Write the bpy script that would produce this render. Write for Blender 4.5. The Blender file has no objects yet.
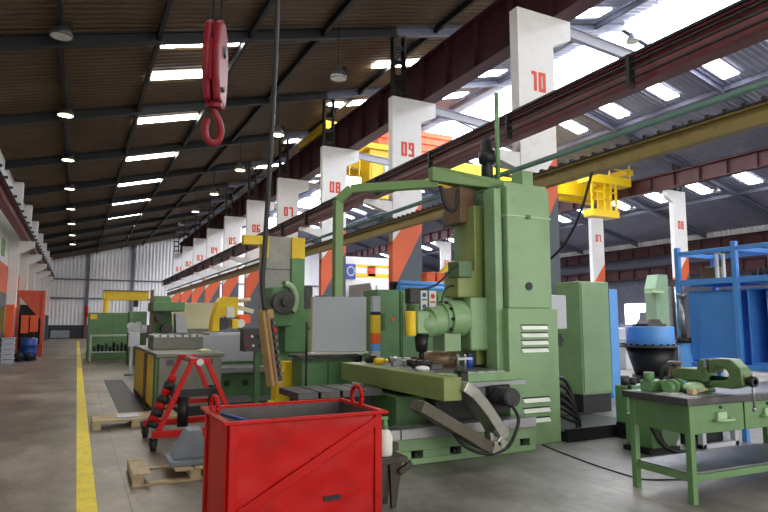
import bpy, bmesh, math, random
from mathutils import Vector, Matrix, noise
random.seed(7)
S = bpy.context.scene
COL = S.collection
PI = math.pi

# ------------------------------------------------------------------ materials
def lin(h):
    h = h.lstrip('#')
    out = []
    for i in (0, 2, 4):
        c = int(h[i:i+2], 16)/255
        out.append(c/12.92 if c <= .04045 else ((c+.055)/1.055)**2.4)
    return out + [1.0]

def M(name, col, rough=.5, metal=0., var=.12, scale=6., dirt=None, amt=.35, bump=0., spec=.5, dscale=3.):
    m = bpy.data.materials.new(name); m.use_nodes = True
    nt = m.node_tree; N = nt.nodes; L = nt.links
    b = N['Principled BSDF']
    b.inputs['Roughness'].default_value = rough
    b.inputs['Metallic'].default_value = metal
    b.inputs['Specular IOR Level'].default_value = spec
    tc = N.new('ShaderNodeTexCoord')
    nz = N.new('ShaderNodeTexNoise'); nz.inputs['Scale'].default_value = scale; nz.inputs['Detail'].default_value = 5
    L.new(tc.outputs['Object'], nz.inputs['Vector'])
    c = lin(col)
    r = N.new('ShaderNodeValToRGB')
    r.color_ramp.elements[0].position = .3; r.color_ramp.elements[1].position = .7
    r.color_ramp.elements[0].color = [x*(1-var) for x in c[:3]]+[1]
    r.color_ramp.elements[1].color = [min(1, x*(1+var)) for x in c[:3]]+[1]
    L.new(nz.outputs['Fac'], r.inputs['Fac'])
    out = r.outputs['Color']
    if dirt:
        n2 = N.new('ShaderNodeTexNoise'); n2.inputs['Scale'].default_value = dscale; n2.inputs['Detail'].default_value = 8
        n2.inputs['Roughness'].default_value = .7
        L.new(tc.outputs['Object'], n2.inputs['Vector'])
        r2 = N.new('ShaderNodeValToRGB')
        r2.color_ramp.elements[0].position = .5; r2.color_ramp.elements[1].position = .72
        r2.color_ramp.elements[0].color = (0, 0, 0, 1); r2.color_ramp.elements[1].color = (amt, amt, amt, 1)
        L.new(n2.outputs['Fac'], r2.inputs['Fac'])
        mx = N.new('ShaderNodeMix'); mx.data_type = 'RGBA'
        L.new(r2.outputs['Color'], mx.inputs[0]); L.new(out, mx.inputs[6]); mx.inputs[7].default_value = lin(dirt)
        out = mx.outputs[2]
    L.new(out, b.inputs['Base Color'])
    if bump:
        bp = N.new('ShaderNodeBump'); bp.inputs['Strength'].default_value = bump; bp.inputs['Distance'].default_value = .02
        L.new(nz.outputs['Fac'], bp.inputs['Height']); L.new(bp.outputs['Normal'], b.inputs['Normal'])
    return m

def EM(name, col, strength):
    m = bpy.data.materials.new(name); m.use_nodes = True
    nt = m.node_tree; b = nt.nodes['Principled BSDF']
    b.inputs['Base Color'].default_value = lin(col)
    nz = nt.nodes.new('ShaderNodeTexNoise'); nz.inputs['Scale'].default_value = 1.5
    mp = nt.nodes.new('ShaderNodeMapRange'); mp.inputs['To Min'].default_value = strength*.8; mp.inputs['To Max'].default_value = strength*1.2
    nt.links.new(nz.outputs['Fac'], mp.inputs['Value']); nt.links.new(mp.outputs['Result'], b.inputs['Emission Strength'])
    b.inputs['Emission Color'].default_value = lin(col)
    return m

def floor_mat():
    m = M('concrete_floor', '87837c', .42, 0, .22, .5, '57524c', .85, 0, .5, .6)
    nt = m.node_tree; N = nt.nodes; L = nt.links; b = N['Principled BSDF']
    src = b.inputs['Base Color'].links[0].from_socket
    tc = N.new('ShaderNodeTexCoord')
    br = N.new('ShaderNodeTexBrick'); br.offset = 0
    br.inputs['Scale'].default_value = 1; br.inputs['Brick Width'].default_value = 4.2; br.inputs['Row Height'].default_value = 3.6
    br.inputs['Mortar Size'].default_value = .007; br.inputs['Color1'].default_value = (1, 1, 1, 1); br.inputs['Color2'].default_value = (.9, .9, .92, 1)
    br.inputs['Mortar'].default_value = (.5, .48, .46, 1)
    L.new(tc.outputs['Object'], br.inputs['Vector'])
    st = N.new('ShaderNodeTexNoise'); st.inputs['Scale'].default_value = 1.7; st.inputs['Detail'].default_value = 10; st.inputs['Roughness'].default_value = .75
    mp = N.new('ShaderNodeMapping'); mp.inputs['Scale'].default_value = (.55, .3, 1)
    L.new(tc.outputs['Object'], mp.inputs['Vector']); L.new(mp.outputs['Vector'], st.inputs['Vector'])
    rr = N.new('ShaderNodeValToRGB'); rr.color_ramp.elements[0].position = .4; rr.color_ramp.elements[1].position = .62
    rr.color_ramp.elements[0].color = (.5, .49, .47, 1); rr.color_ramp.elements[1].color = (1.32, 1.33, 1.38, 1)  # random mottling; the bright bluish end also paints floor sheen
    L.new(st.outputs['Fac'], rr.inputs['Fac'])
    a = N.new('ShaderNodeMix'); a.data_type = 'RGBA'; a.blend_type = 'MULTIPLY'; a.inputs[0].default_value = 1
    c = N.new('ShaderNodeMix'); c.data_type = 'RGBA'; c.blend_type = 'MULTIPLY'; c.inputs[0].default_value = 1
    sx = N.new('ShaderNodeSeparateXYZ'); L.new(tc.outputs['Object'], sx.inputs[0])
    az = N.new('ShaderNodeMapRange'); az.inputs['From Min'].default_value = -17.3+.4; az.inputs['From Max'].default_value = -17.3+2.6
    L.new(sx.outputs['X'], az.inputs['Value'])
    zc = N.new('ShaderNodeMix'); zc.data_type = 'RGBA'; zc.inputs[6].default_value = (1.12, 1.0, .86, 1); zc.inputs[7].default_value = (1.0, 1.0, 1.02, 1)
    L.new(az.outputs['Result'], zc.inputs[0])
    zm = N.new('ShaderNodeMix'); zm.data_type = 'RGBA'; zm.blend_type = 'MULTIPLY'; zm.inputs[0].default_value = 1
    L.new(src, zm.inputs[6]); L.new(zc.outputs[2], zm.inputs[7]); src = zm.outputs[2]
    L.new(src, a.inputs[6]); L.new(br.outputs['Color'], a.inputs[7])
    L.new(a.outputs[2], c.inputs[6]); L.new(rr.outputs['Color'], c.inputs[7]); L.new(c.outputs[2], b.inputs['Base Color'])
    mr = N.new('ShaderNodeMapRange'); mr.inputs['To Min'].default_value = .22; mr.inputs['To Max'].default_value = .6
    L.new(st.outputs['Fac'], mr.inputs['Value']); L.new(mr.outputs['Result'], b.inputs['Roughness'])
    return m

MAT = dict(
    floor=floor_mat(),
    line=M('yellow_floor_paint', 'f0d818', .5, 0, .08, 3, '8a7a35', .6, 0, .5, 6),
    roof=M('brown_roof_sheet', '55422f', .6, 0, .25, .8, '33302c', .6),
    roofhaze=M('haze_tinted_roof_sheet', '7d8094', .6, 0, .15, .8),  # bluish haze of the nave put into the sheet colour
    steel=M('dark_roof_steel', '1d1e22', .55, .2, .2, 3),
    steelgrey=M('grey_roof_steel', '5c6072', .55, .1, .15, 3),
    wall=M('white_wall_sheet', 'e2e3e6', .6, 0, .06, 1),
    walldark=M('dark_wall_band', '35373c', .7, 0, .1, 2),
    white=M('white_column_paint', 'e2e2e4', .6, 0, .05, 1.5, 'a9a59c', .3),
    orange=M('orange_column_paint', 'd8623a', .6, 0, .08, 1.5),
    colgrey=M('slate_column_paint', '4d5560', .6, 0, .08, 1.5),
    red_number=M('red_number_paint', 'd2492f', .6, 0, .05),
    maroon=M('maroon_steel', '4a262c', .5, .1, .2, 2, '2a181a', .6),
    rail=M('red_brown_rail', '70353a', .5, .1, .2, 2, '2a181a', .6),
    black=M('black_rubber', '17181a', .55, 0, .2, 5),
    blacksteel=M('black_steel', '26272a', .45, .5, .2, 5),
    mill=M('mill_green_paint', '7c9d72', .42, 0, .06, 2.2, '5f7f50', .5, 0, .5, 1.6),
    millrefl=M('reflection_olive_green', '7f8d50', .42, 0, .12, 2.2, '5c6332', .7, 0, .5, 2.2),  # olive cast of reflections on the left faces, mixed into the colour
    green=M('machine_green_paint', '5f8a5a', .45, 0, .1, 2.5, '3e5f42', .5),
    dkgreen=M('dark_green_paint', '48693f', .5, 0, .12, 2.5, '2a4030', .5),
    armgreen=M('arm_green_paint', '5f8048', .45, 0, .08, 2.5),
    bench=M('bench_green_paint', '5b8151', .42, 0, .1, 2.5, '4c6a3c', .5, 0, .5, 4),
    pale=M('pale_green_paint', 'a0bd94', .45, 0, .06, 2.5),
    benchtop=M('worn_dark_benchtop', '3a383a', .5, .2, .25, 4, '8e8a86', .5, 0, .5, 2),
    shelfmetal=M('worn_grey_shelf', '75767c', .42, .4, .2, 3, '3c3a3c', .7, 0, .5, 2),
    metal=M('machined_steel', '9c9da0', .36, .8, .15, 5, '5a5856', .5),
    darkmetal=M('dark_cast_steel', '4c4b4c', .45, .6, .2, 5),
    greypaint=M('grey_cabinet_paint', '8f979c', .45, 0, .04, 2),
    palegrey=M('pale_grey_paint', 'b7bac4', .5, 0, .05, 2),
    cast=M('grey_cast_paint', '787f88', .5, 0, .08, 4),
    greygreen=M('grey_green_paint', '7d9880', .5, 0, .06, 2.5),
    lilac=M('light_grey_steel', 'a3a5b4', .5, 0, .06, 2.5),
    stain=M('oil_streaked_grey', '94948e', .5, 0, .2, 1.6, '4e4c48', .6, 0, .5, 1.2),
    olive=M('oily_grey_plate', '74756c', .5, .2, .15, 4, '56564a', .6),
    yellow=M('yellow_machine_paint', 'e6c21a', .45, 0, .08, 3, '9a7d1a', .4),
    tan=M('worn_yellow_pendant_paint', '8f7038', .5, 0, .15, 7, '6d5424', .6, 0, .5, 9),
    rust=M('rusty_yellow_rail', '8a7742', .55, .1, .2, 3, '4f3d25', .7),
    brown=M('rusty_brown', '6e543e', .6, .1, .2, 4),
    beige=M('beige_machine_paint', 'c9c39a', .5, 0, .05, 2),
    red=M('red_bin_paint', 'b41210', .45, 0, .07, 3, '6e100e', .55, .12, .2, 2.5),
    redin=M('scuffed_bin_inside', '5a5758', .5, .4, .2, 5, '8d3a32', .5),
    redst=M('red_stand_paint', 'b51b1b', .45, 0, .08, 4, None, .3, 0, .2),
    hook=M('crimson_hook_paint', '741420', .4, 0, .1, 4, '5e1a24', .4, 0, .25),
    orangep=M('orange_machine_paint', 'ea5a22', .45, 0, .06, 3),
    coral=M('coral_frame_paint', 'c95438', .5, 0, .06, 3),
    blue=M('blue_rack_paint', '4c8edc', .42, 0, .06, 3),
    ltblue=M('light_blue_paint', '5b9ee8', .42, 0, .05, 3),
    navy=M('navy_plastic', '24469c', .4, 0, .08, 3),
    wood=M('pallet_wood', 'b9a583', .75, 0, .18, 9, '6e5c42', .6, .1),
    plastic=M('white_plastic', 'd9d9d2', .4, 0, .03),
    glassgrey=M('cab_glass', '7d8b96', .12, 0, .05),
    visegreen=M('grimy_vise_green', '587845', .42, .1, .2, 5, '34402a', .7, 0, .5, 8),
    louvre=M('white_louvre_paint', 'dbe3d6', .4, 0, .04),
    darkrust=M('dark_rusty_steel', '3b342e', .55, .3, .25, 6),
    rawsteel=M('brownish_raw_steel', '8c7357', .45, .4, .2, 9),
    pipe=M('green_pipe_paint', '5f8078', .45, .1, .1, 3),
    chaindark=M('dark_chain', '5d584c', .5, .4, .15, 6),  # darker tone for the lower run of the chain
    foil=M('silver_chain', 'a9a8a2', .32, .85, .12, 6),
    leaf=M('window_view_green', '7fa36a', .6, 0, .3, 5),
)
SKY = EM('skylight_sheet', 'fffdf4', 13.0)
SKYN = EM('nave_skylight_sheet', 'fbfcff', 9.0)
RIDGE = EM('ridge_glazing', 'f4f7ff', 9.0)
LAMP = EM('lit_lamp_lens', 'f4ffb0', 6.0)
LAMPW = EM('lit_white_lamp_lens', 'fff6d8', 4.0)
DAY = EM('daylit_pane', 'ffffff', 3.0)

# ------------------------------------------------------------------ mesh builder
class MB:
    def __init__(s): s.v = []; s.f = []; s.mi = []; s.sm = []; s.k = 0
    def add(s, vs, fs, smooth=False):
        o = len(s.v); s.v += [tuple(p) for p in vs]
        for f in fs: s.f.append([i+o for i in f]); s.mi.append(s.k); s.sm.append(smooth)
        return s
    def mat(s, k): s.k = k; return s
    def box(s, x0, x1, y0, y1, z0, z1):
        return s.add([(x0,y0,z0),(x1,y0,z0),(x1,y1,z0),(x0,y1,z0),(x0,y0,z1),(x1,y0,z1),(x1,y1,z1),(x0,y1,z1)],
                     [(0,3,2,1),(4,5,6,7),(0,1,5,4),(1,2,6,5),(2,3,7,6),(3,0,4,7)])
    def beam(s, p0, p1, w, h, up=(0,0,1)):
        p0, p1 = Vector(p0), Vector(p1); d = (p1-p0).normalized(); u = Vector(up)
        if abs(d.dot(u)) > .98: u = Vector((0,1,0))
        a = d.cross(u).normalized(); b = a.cross(d).normalized()
        vs = []
        for p in (p0, p1):
            for i, j in ((-1,-1),(1,-1),(1,1),(-1,1)): vs.append(p+a*(i*w/2)+b*(j*h/2))
        return s.add(vs, [(0,1,2,3),(7,6,5,4),(0,4,5,1),(1,5,6,2),(2,6,7,3),(3,7,4,0)])
    def ibeam(s, p0, p1, w, h, t=.03, up=(0,0,1)):
        p0, p1 = Vector(p0), Vector(p1); d = (p1-p0).normalized(); u = Vector(up)
        a = d.cross(u).normalized(); b = a.cross(d).normalized()
        o = b*(h/2-t/2)
        s.beam(p0+o, p1+o, w, t, up); s.beam(p0-o, p1-o, w, t, up); return s.beam(p0, p1, t, h-2*t, up)
    def path(s, pts, w, h, up=(0,0,1)):
        for a, b in zip(pts, pts[1:]): s.beam(a, b, w, h, up)
        return s
    def cyl(s, p0, p1, r0, r1=None, n=20):
        if r1 is None: r1 = r0
        p0, p1 = Vector(p0), Vector(p1); d = (p1-p0).normalized()
        u = Vector((0,0,1)) if abs(d.z) < .9 else Vector((1,0,0))
        a = d.cross(u).normalized(); b = d.cross(a).normalized()
        vs = []
        for p, r in ((p0, r0), (p1, r1)):
            for i in range(n):
                t = 2*PI*i/n; vs.append(p+a*(r*math.cos(t))+b*(r*math.sin(t)))
        s.add(vs, [(i, (i+1) % n, n+(i+1) % n, n+i) for i in range(n)], True)
        o = len(s.v)-2*n
        for f in (list(range(n))[::-1], list(range(n, 2*n))): s.f.append([i+o for i in f]); s.mi.append(s.k); s.sm.append(False)
        return s
    def tube(s, pts, r, n=8, sub=0):
        pts = [Vector(p) for p in pts]
        if sub:
            q = []
            for i in range(len(pts)-1):
                p0 = pts[max(0,i-1)]; p1 = pts[i]; p2 = pts[i+1]; p3 = pts[min(len(pts)-1,i+2)]
                for k in range(sub):
                    t = k/sub
                    q.append(.5*((2*p1)+(p2-p0)*t+(2*p0-5*p1+4*p2-p3)*t*t+(3*p1-p0-3*p2+p3)*t**3))
            pts = q+[pts[-1]]
        vs = []; m = len(pts); ref = None
        for i, p in enumerate(pts):
            d = (pts[min(i+1,m-1)]-pts[max(i-1,0)]).normalized()
            if ref is None: ref = Vector((0,0,1)) if abs(d.z) < .8 else Vector((1,0,0))
            a = d.cross(ref).normalized(); b = a.cross(d).normalized(); ref = b
            for k in range(n):
                t = 2*PI*k/n; vs.append(p+a*(r*math.cos(t))+b*(r*math.sin(t)))
        fs = [(i*n+k, i*n+(k+1) % n, (i+1)*n+(k+1) % n, (i+1)*n+k) for i in range(m-1) for k in range(n)]
        s.add(vs, fs, True)
        o = len(s.v)-m*n
        for f in (list(range(n))[::-1], list(range((m-1)*n, m*n))): s.f.append([i+o for i in f]); s.mi.append(s.k); s.sm.append(False)
        return s
    def lathe(s, prof, c, n=24, axis='z'):
        vs = []; m = len(prof)
        for r, z in prof:
            for k in range(n):
                t = 2*PI*k/n; p = (r*math.cos(t), r*math.sin(t), z)
                if axis == 'x': p = (p[2], p[0], p[1])
                if axis == 'y': p = (p[0], p[2], p[1])
                vs.append((p[0]+c[0], p[1]+c[1], p[2]+c[2]))
        fs = [(i*n+k, i*n+(k+1) % n, (i+1)*n+(k+1) % n, (i+1)*n+k) for i in range(m-1) for k in range(n)]
        return s.add(vs, fs, True)
    def prism(s, poly, axis, a, b):
        n = len(poly); vs = []
        for q in (a, b):
            for u, v in poly:
                vs.append((q,u,v) if axis == 'x' else (u,q,v) if axis == 'y' else (u,v,q))
        return s.add(vs, [list(range(n))[::-1], list(range(n, 2*n))]+[(i, (i+1) % n, n+(i+1) % n, n+i) for i in range(n)])
    def ring(s, c, R, r, nrm=(0,1,0), a0=0, a1=2*PI, n=24, m=10):
        nrm = Vector(nrm).normalized(); u = Vector((0,0,1)) if abs(nrm.z) < .9 else Vector((1,0,0))
        e = nrm.cross(u).normalized(); g = e.cross(nrm).normalized(); c = Vector(c)
        pts = [c+e*(R*math.cos(a0+(a1-a0)*i/n))+g*(R*math.sin(a0+(a1-a0)*i/n)) for i in range(n+1)]
        return s.tube(pts, r, m)
    def ball(s, c, r, n=14, sx=1, sy=1, sz=1):
        vs = []; fs = []
        for i in range(n+1):
            p = PI*i/n
            for k in range(n):
                t = 2*PI*k/n
                vs.append((c[0]+sx*r*math.sin(p)*math.cos(t), c[1]+sy*r*math.sin(p)*math.sin(t), c[2]+sz*r*math.cos(p)))
        for i in range(n):
            for k in range(n): fs.append((i*n+k, i*n+(k+1) % n, (i+1)*n+(k+1) % n, (i+1)*n+k))
        return s.add(vs, fs, True)

ORG = {}
def build(mb, name, mats, parent=None, bevel=0, label=None, origin=None):
    if not isinstance(mats, (list, tuple)): mats = [mats]
    if parent is not None: o = Vector(ORG[parent.name])
    elif origin is not None: o = Vector(origin)
    else:
        xs = [p[0] for p in mb.v]; ys = [p[1] for p in mb.v]; zs = [p[2] for p in mb.v]
        o = Vector(((min(xs)+max(xs))/2, (min(ys)+max(ys))/2, min(zs)))
    me = bpy.data.meshes.new(name)
    me.from_pydata([(x-o.x, y-o.y, z-o.z) for x, y, z in mb.v], [], mb.f)
    for i, p in enumerate(me.polygons): p.material_index = mb.mi[i]; p.use_smooth = mb.sm[i]
    for m in mats: me.materials.append(MAT[m] if isinstance(m, str) else m)
    bm = bmesh.new(); bm.from_mesh(me); bmesh.ops.recalc_face_normals(bm, faces=bm.faces); bm.to_mesh(me); bm.free()
    ob = bpy.data.objects.new(name, me); COL.objects.link(ob)
    if parent is not None: ob.parent = parent
    else: ob.location = o
    ORG[ob.name] = tuple(o)
    if bevel:
        b = ob.modifiers.new('Bevel', 'BEVEL'); b.width = bevel; b.segments = 2; b.limit_method = 'ANGLE'; b.angle_limit = .7
    if label: ob['label'] = label
    return ob

def tag(o, label, cat, group=None):
    o['label'] = label; o['category'] = cat
    if group: o['group'] = group
    return o
def solo(mb, name, mats, label, cat, group=None, bevel=0):
    return tag(build(mb, name, mats, None, bevel), label, cat, group)
def thing(name, label, cat, loc, group=None):
    e = bpy.data.objects.new(name, None); COL.objects.link(e); e.location = loc; e.empty_display_size = .1
    ORG[e.name] = tuple(loc)
    return tag(e, label, cat, group)
def struct(mb, name, mats):
    o = build(mb, name, mats); o['kind'] = 'structure'; return o

SEG = {'0':'abcdef','1':'bc','2':'abged','3':'abgcd','4':'fgbc','5':'afgcd','6':'afgedc','7':'abc','8':'abcdefg','9':'abcfgd'}
def digits(mb, text, x, y, z, w, h, t, d=.006):
    """square stencil digits on a face that looks towards -Y"""
    gap = w*.25
    for ch in text:
        for sg in SEG[ch]:
            hi = h if ch in '14' else h-t; lo = t if ch in '023568' else 0
            b = {'a':(0,w,h-t,h),'d':(0,w,0,t),'g':(t,w-t,(h-t)/2,(h+t)/2),'f':(0,t,h/2,hi),'b':(w-t,w,h/2,hi),'e':(0,t,t,h/2),'c':(w-t,w,t if ch == '9' else lo,h/2)}[sg]
            mb.box(x+b[0], x+b[1], y-d, y, z+b[2], z+b[3])
        if ch == '1': mb.box(x+w*.3, x+w-t, y-d, y, z+h-t, z+h)
        x += w+gap
    return mb

# ------------------------------------------------------------------ the hall
XL, XC, XN, XR, XW = -2.7, 7.7, 17.3, 27.0, 37.3
Y0, Y1 = -13.0, 66.0
BAY = 5.5
def rz(x): return 8.175+.25*x if x < XN else 16.825-.25*x
CY = [9.2+BAY*k for k in range(10)]            # column lines, 10 down to 01
NUM = ['%02d' % (10-k) for k in range(10)]

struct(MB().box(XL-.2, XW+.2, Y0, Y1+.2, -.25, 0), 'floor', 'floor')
tr = MB()
y = 3.0
for a, b in ((2.0, 24.2), (24.5, 32.5), (33.0, 44.), (44.5, 58.)): tr.box(.075, .235, a, b, 0, .004)
struct(tr, 'trim_1', 'line')

def roof_sheet(xa, xb, mat, per=.24, amp=.035):
    mb = MB(); n = int((Y1-Y0)/per); vs = []; fs = []
    za, zb = (rz(xa), rz(xb)) if xb <= XN or xa >= XN else (rz(xa), rz(xb))
    i = 0
    for k in range(n+1):
        yy = Y0+k*per
        for dy, dz in ((0, 0), (.35, 0), (.5, amp), (.85, amp)):
            for x, z in ((xa, za), (xb, zb)): vs.append((x, yy+dy*per, z+dz))
    rows = len(vs)//2
    for r in range(rows-1): fs.append((2*r, 2*r+1, 2*r+3, 2*r+2))
    mb.add(vs, fs); return struct(mb, 'ceiling', mat)
roof_sheet(XL, 12.0, 'roof')
roof_sheet(12.0, XN, 'roofhaze')
roof_sheet(XN, XR, 'roofhaze')
roof_sheet(XR, XW, 'roofhaze')

wn = [0]
def skylight(xa, xb, yc, w, mat, drop=.05):
    wn[0] += 1
    mb = MB()
    za, zb = rz(xa)-drop, rz(xb)-drop
    mb.add([(xa,yc-w/2,za),(xb,yc-w/2,zb),(xb,yc+w/2,zb),(xa,yc+w/2,za),(xa,yc-w/2,za+.03),(xb,yc-w/2,zb+.03),(xb,yc+w/2,zb+.03),(xa,yc+w/2,za+.03)],
           [(0,3,2,1),(4,5,6,7),(0,1,5,4),(1,2,6,5),(2,3,7,6),(3,0,4,7)])
    return struct(mb, 'window_%d' % wn[0], mat)
for yc in (-5.6, -.1, 5.4, 10.9, 15.3, 17.6, 21.9, 27.4, 32.9, 38.4, 43.9, 49.4, 54.9, 60.4): skylight(1.55, 3.5, yc, .5, SKY)  # first four strips, out of view, added for lighting
for yc in (17.6, 21.9, 27.4, 32.9): skylight(8.6, 10.4, yc, .5, SKY)
yy = 5.6
while yy < 62: skylight(12.6, 15.4, yy+2.7, .6, SKYN); yy += 2.75
yy = 11.4
while yy < 62: skylight(20.5, 22.4, yy, .62, SKYN); yy += 2.6
yy = 13.3
while yy < 62: skylight(29.6, 31.6, yy, .7, SKYN); yy += 2.75
yy = 1.0
while yy < 62: skylight(17.36, 19.5, yy+BAY/2, BAY-.12, RIDGE, .06); yy += BAY

# walls
def corr_wall_y(yw, x0, x1, z0, ztop, per=.33, amp=.05):
    mb = MB(); vs = []; n = int((x1-x0)/per)
    for k in range(n+1):
        for dx, dy in ((0, 0), (.4, 0), (.5, amp), (.9, amp)):
            x = min(x0+(k+dx)*per, x1)
            vs += [(x, yw-dy, z0), (x, yw-dy, ztop(x))]
    mb.add(vs, [(2*r, 2*r+2, 2*r+3, 2*r+1) for r in range(len(vs)//2-1)]); return mb
def corr_wall_x(xw, y0, y1, z0, z1, sgn, per=.33, amp=.05):
    mb = MB(); vs = []; n = int((y1-y0)/per)
    for k in range(n+1):
        for dx, dy in ((0, 0), (.4, 0), (.5, amp), (.9, amp)):
            yv = min(y0+(k+dx)*per, y1); vs += [(xw+sgn*dy, yv, z0), (xw+sgn*dy, yv, z1)]
    mb.add(vs, [(2*r, 2*r+2, 2*r+3, 2*r+1) for r in range(len(vs)//2-1)]); return mb
struct(corr_wall_y(Y1, XL, XW, 1.3, rz), 'wall_back', 'wall')
struct(MB().box(XL, XW, Y1-.08, Y1+.1, 0, 1.3), 'wall_back_plinth', 'walldark')
g = MB()
for z in (3.9, 5.75): g.box(XL, XW, Y1-.16, Y1-.06, z-.07, z+.07)
for x in (.75, 4.8, 12.5, 22., 31.): g.box(x-.14, x+.14, Y1-.3, Y1-.06, 0, rz(x))
struct(g, 'trim_2', 'steelgrey')
struct(MB().box(-2.2, -.6, Y1-.14, Y1-.08, .1, .8), 'door_1', 'greypaint')
struct(corr_wall_x(XL, Y0, Y1, 0, rz(XL)+.1, 1), 'wall_left', 'wall')
struct(MB().box(XL-.1, XL+.065, 12, Y1-.1, 2.75, 3.85), 'trim_3', 'orange')
struct(MB().box(XL-.1, XL+.065, 12, Y1-.1, 0, 2.75), 'trim_4', 'colgrey')
struct(corr_wall_x(XW, Y0, Y1, 7.0, rz(XW)+.08, -1), 'wall_right', 'wall')
struct(MB().box(XW-.05, XW+.1, Y0, Y1, 0, 7.0), 'wall_right_lower', 'steelgrey')
struct(MB().box(XW-.12, XW-.05, 29.9, 32.6, .6, 2.95), 'window_%d' % (wn[0]+1), DAY)
struct(MB().box(XL+.04, XL+.1, 26.2, 27.0, 4.1, 4.7), 'window_%d' % (wn[0]+2), 'leaf')

# roof steel
for k in range(1, 10):
    yv = CY[k]; mb = MB()
    d = -.16
    for xa, xb in ((XL, XC+.2), (XC+.2, XN), (XN, XR), (XR, XW)):
        mb.mat(0 if xb <= XC+.3 else 1).ibeam((xa, yv, rz(xa)+d), (xb, yv, rz(xb)+d), .18, .28, .03)
    solo(mb, 'roof_rafter', ['steel', 'steelgrey'], 'dark steel roof rafter crossing the hall above the column marked %s' % NUM[k], 'roof beam', 'roof rafters')
for i, (x, where, mt) in enumerate(((-.62, 'over the aisle carrying the row of round lamps', 'steel'), (1.42, 'along the left ends of the narrow skylights', 'steel'), (3.6, 'along the right ends of the narrow skylights', 'steel'),
        (5.6, 'just left of the numbered columns', 'steel'), (9.2, 'just right of the numbered columns', 'steel'), (11.8, 'left of the pale skylights in the middle hall', 'steelgrey'), (15.9, 'between pale skylights and ridge glazing', 'steelgrey'),
        (20.1, 'right beside the bright ridge glazing', 'steelgrey'), (22.9, 'right of the wide skylight row under the haze-tinted roof', 'steelgrey'), (28.9, 'in the far right aisle left of its skylights', 'steelgrey'), (32.2, 'in the far right aisle right of its skylights', 'steelgrey'))):
    mb = MB().beam((x, 2, rz(x)-.12), (x, Y1-.2, rz(x)-.12), .09, .2)
    solo(mb, 'roof_purlin', mt, 'long roof purlin ' + where, 'roof beam', 'roof purlins')

# ------------------------------------------------------------------ columns
def column(x, yv, num, side, label, group, k):
    t = thing('numbered_column', label, 'column', (x+.45, yv+.12, 0), group)
    H = 8.06 if side == 'near' else 8.3
    a, b = x, x+.95
    mb = MB()
    mb.mat(0)
    poly = [(a, 3.85), (b, 5.05), (b, H-.65), (b+.5, H-.42), (b+.5, H), (a, H)] if side == 'near' else \
           [(a, 3.85), (b, 5.05), (b, H), (a-.45, H), (a-.45, H-.35), (a, H-.6)]
    mb.prism(poly, 'y', yv, yv+.25)
    mb.mat(1).prism([(a, 2.45), (b, 4.2), (b, 5.05), (a, 3.85)], 'y', yv, yv+.25)
    mb.mat(2).prism([(a, 0), (b, 0), (b, 4.2), (a, 2.45)], 'y', yv, yv+.25)
    build(mb, 'shaft', ['white', 'orange', 'colgrey'], t)
    build(digits(MB(), num, x+.28, yv, 6.33, .19, .42, .078), 'painted_number', 'red_number', t, label='red painted number ' + num)
    if side == 'near':
        build(MB().prism([(a+.02, 4.62), (a+.02, 4.98), (a-.8, 4.98), (a-.8, 4.86)], 'y', yv+.01, yv+.24), 'rail_corbel', 'white', t)
        if k < 5:
            build(MB().ibeam((b+.45, yv+.12, 7.9), (b+2.9, yv+.12, 7.72), .12, .26, .02), 'roof_arm', 'lilac', t)
            build(MB().tube([(b+2.2, yv+.12, 7.65), (b+2.2, yv+.12, 7.4), (b+2.28, yv+.12, 7.3), (b+2.34, yv+.12, 7.38)], .02, 8, 3), 'arm_hook', 'blacksteel', t)
    if k > 0:
        mb = MB(); px_ = a+.05 if side == 'near' else a+.35
        for q in (0, .36): mb.box(px_+q, px_+q+.06, yv+.02, yv+.22, H, rz(px_)-.05)
        z = H+.1
        while z < rz(px_)-.4: mb.box(px_, px_+.4, yv+.05, yv+.07, z, z+.12); z += .45
        build(mb, 'steel_post', 'steel', t)
    return t
for k in range(10):
    column(7.75, CY[k], NUM[k], 'near', 'tall white, orange and grey column painted with the number %s' % NUM[k], 'numbered columns of the near row', k)
for k in range(2, 8):
    column(26.85, CY[k], NUM[k], 'far', 'distant column numbered %s in the row beyond the middle hall' % NUM[k], 'numbered columns of the far row', k)

# runway beams and rails
def girder(x, z0, z1, ya, yb, mat, label, w=.4, step=1.38):
    t = thing('crane_runway_beam', label, 'beam', (x, (ya+yb)/2, z0))
    mb = MB().ibeam((x, ya, (z0+z1)/2), (x, yb, (z0+z1)/2), w, z1-z0, .04); yv = ya+.6
    while yv < yb-.3:
        mb.box(x-w*.42, x+w*.42, yv, yv+.02, z0+.035, z1-.035); yv += step
    build(mb, 'girder', mat, t)
    build(MB().box(x-.04, x+.04, ya, yb, z1, z1+.1), 'rail_head', 'steel', t)
    return t
girder(8.95, 8.06, 9.4, 6.0, 63, 'maroon', 'deep maroon crane beam resting on the heads of the near numbered columns', .45)
girder(26.4, 8.32, 9.1, 8.0, 63, 'maroon', 'maroon crane beam resting on the far row of columns', .4)
girder(36.9, 6.3, 7.0, 10.0, 63, 'maroon', 'upper maroon beam along the far right wall under the white strip', .4)
girder(36.9, 4.75, 5.5, 10.0, 63, 'maroon', 'lower maroon beam along the far right wall', .4)

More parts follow.
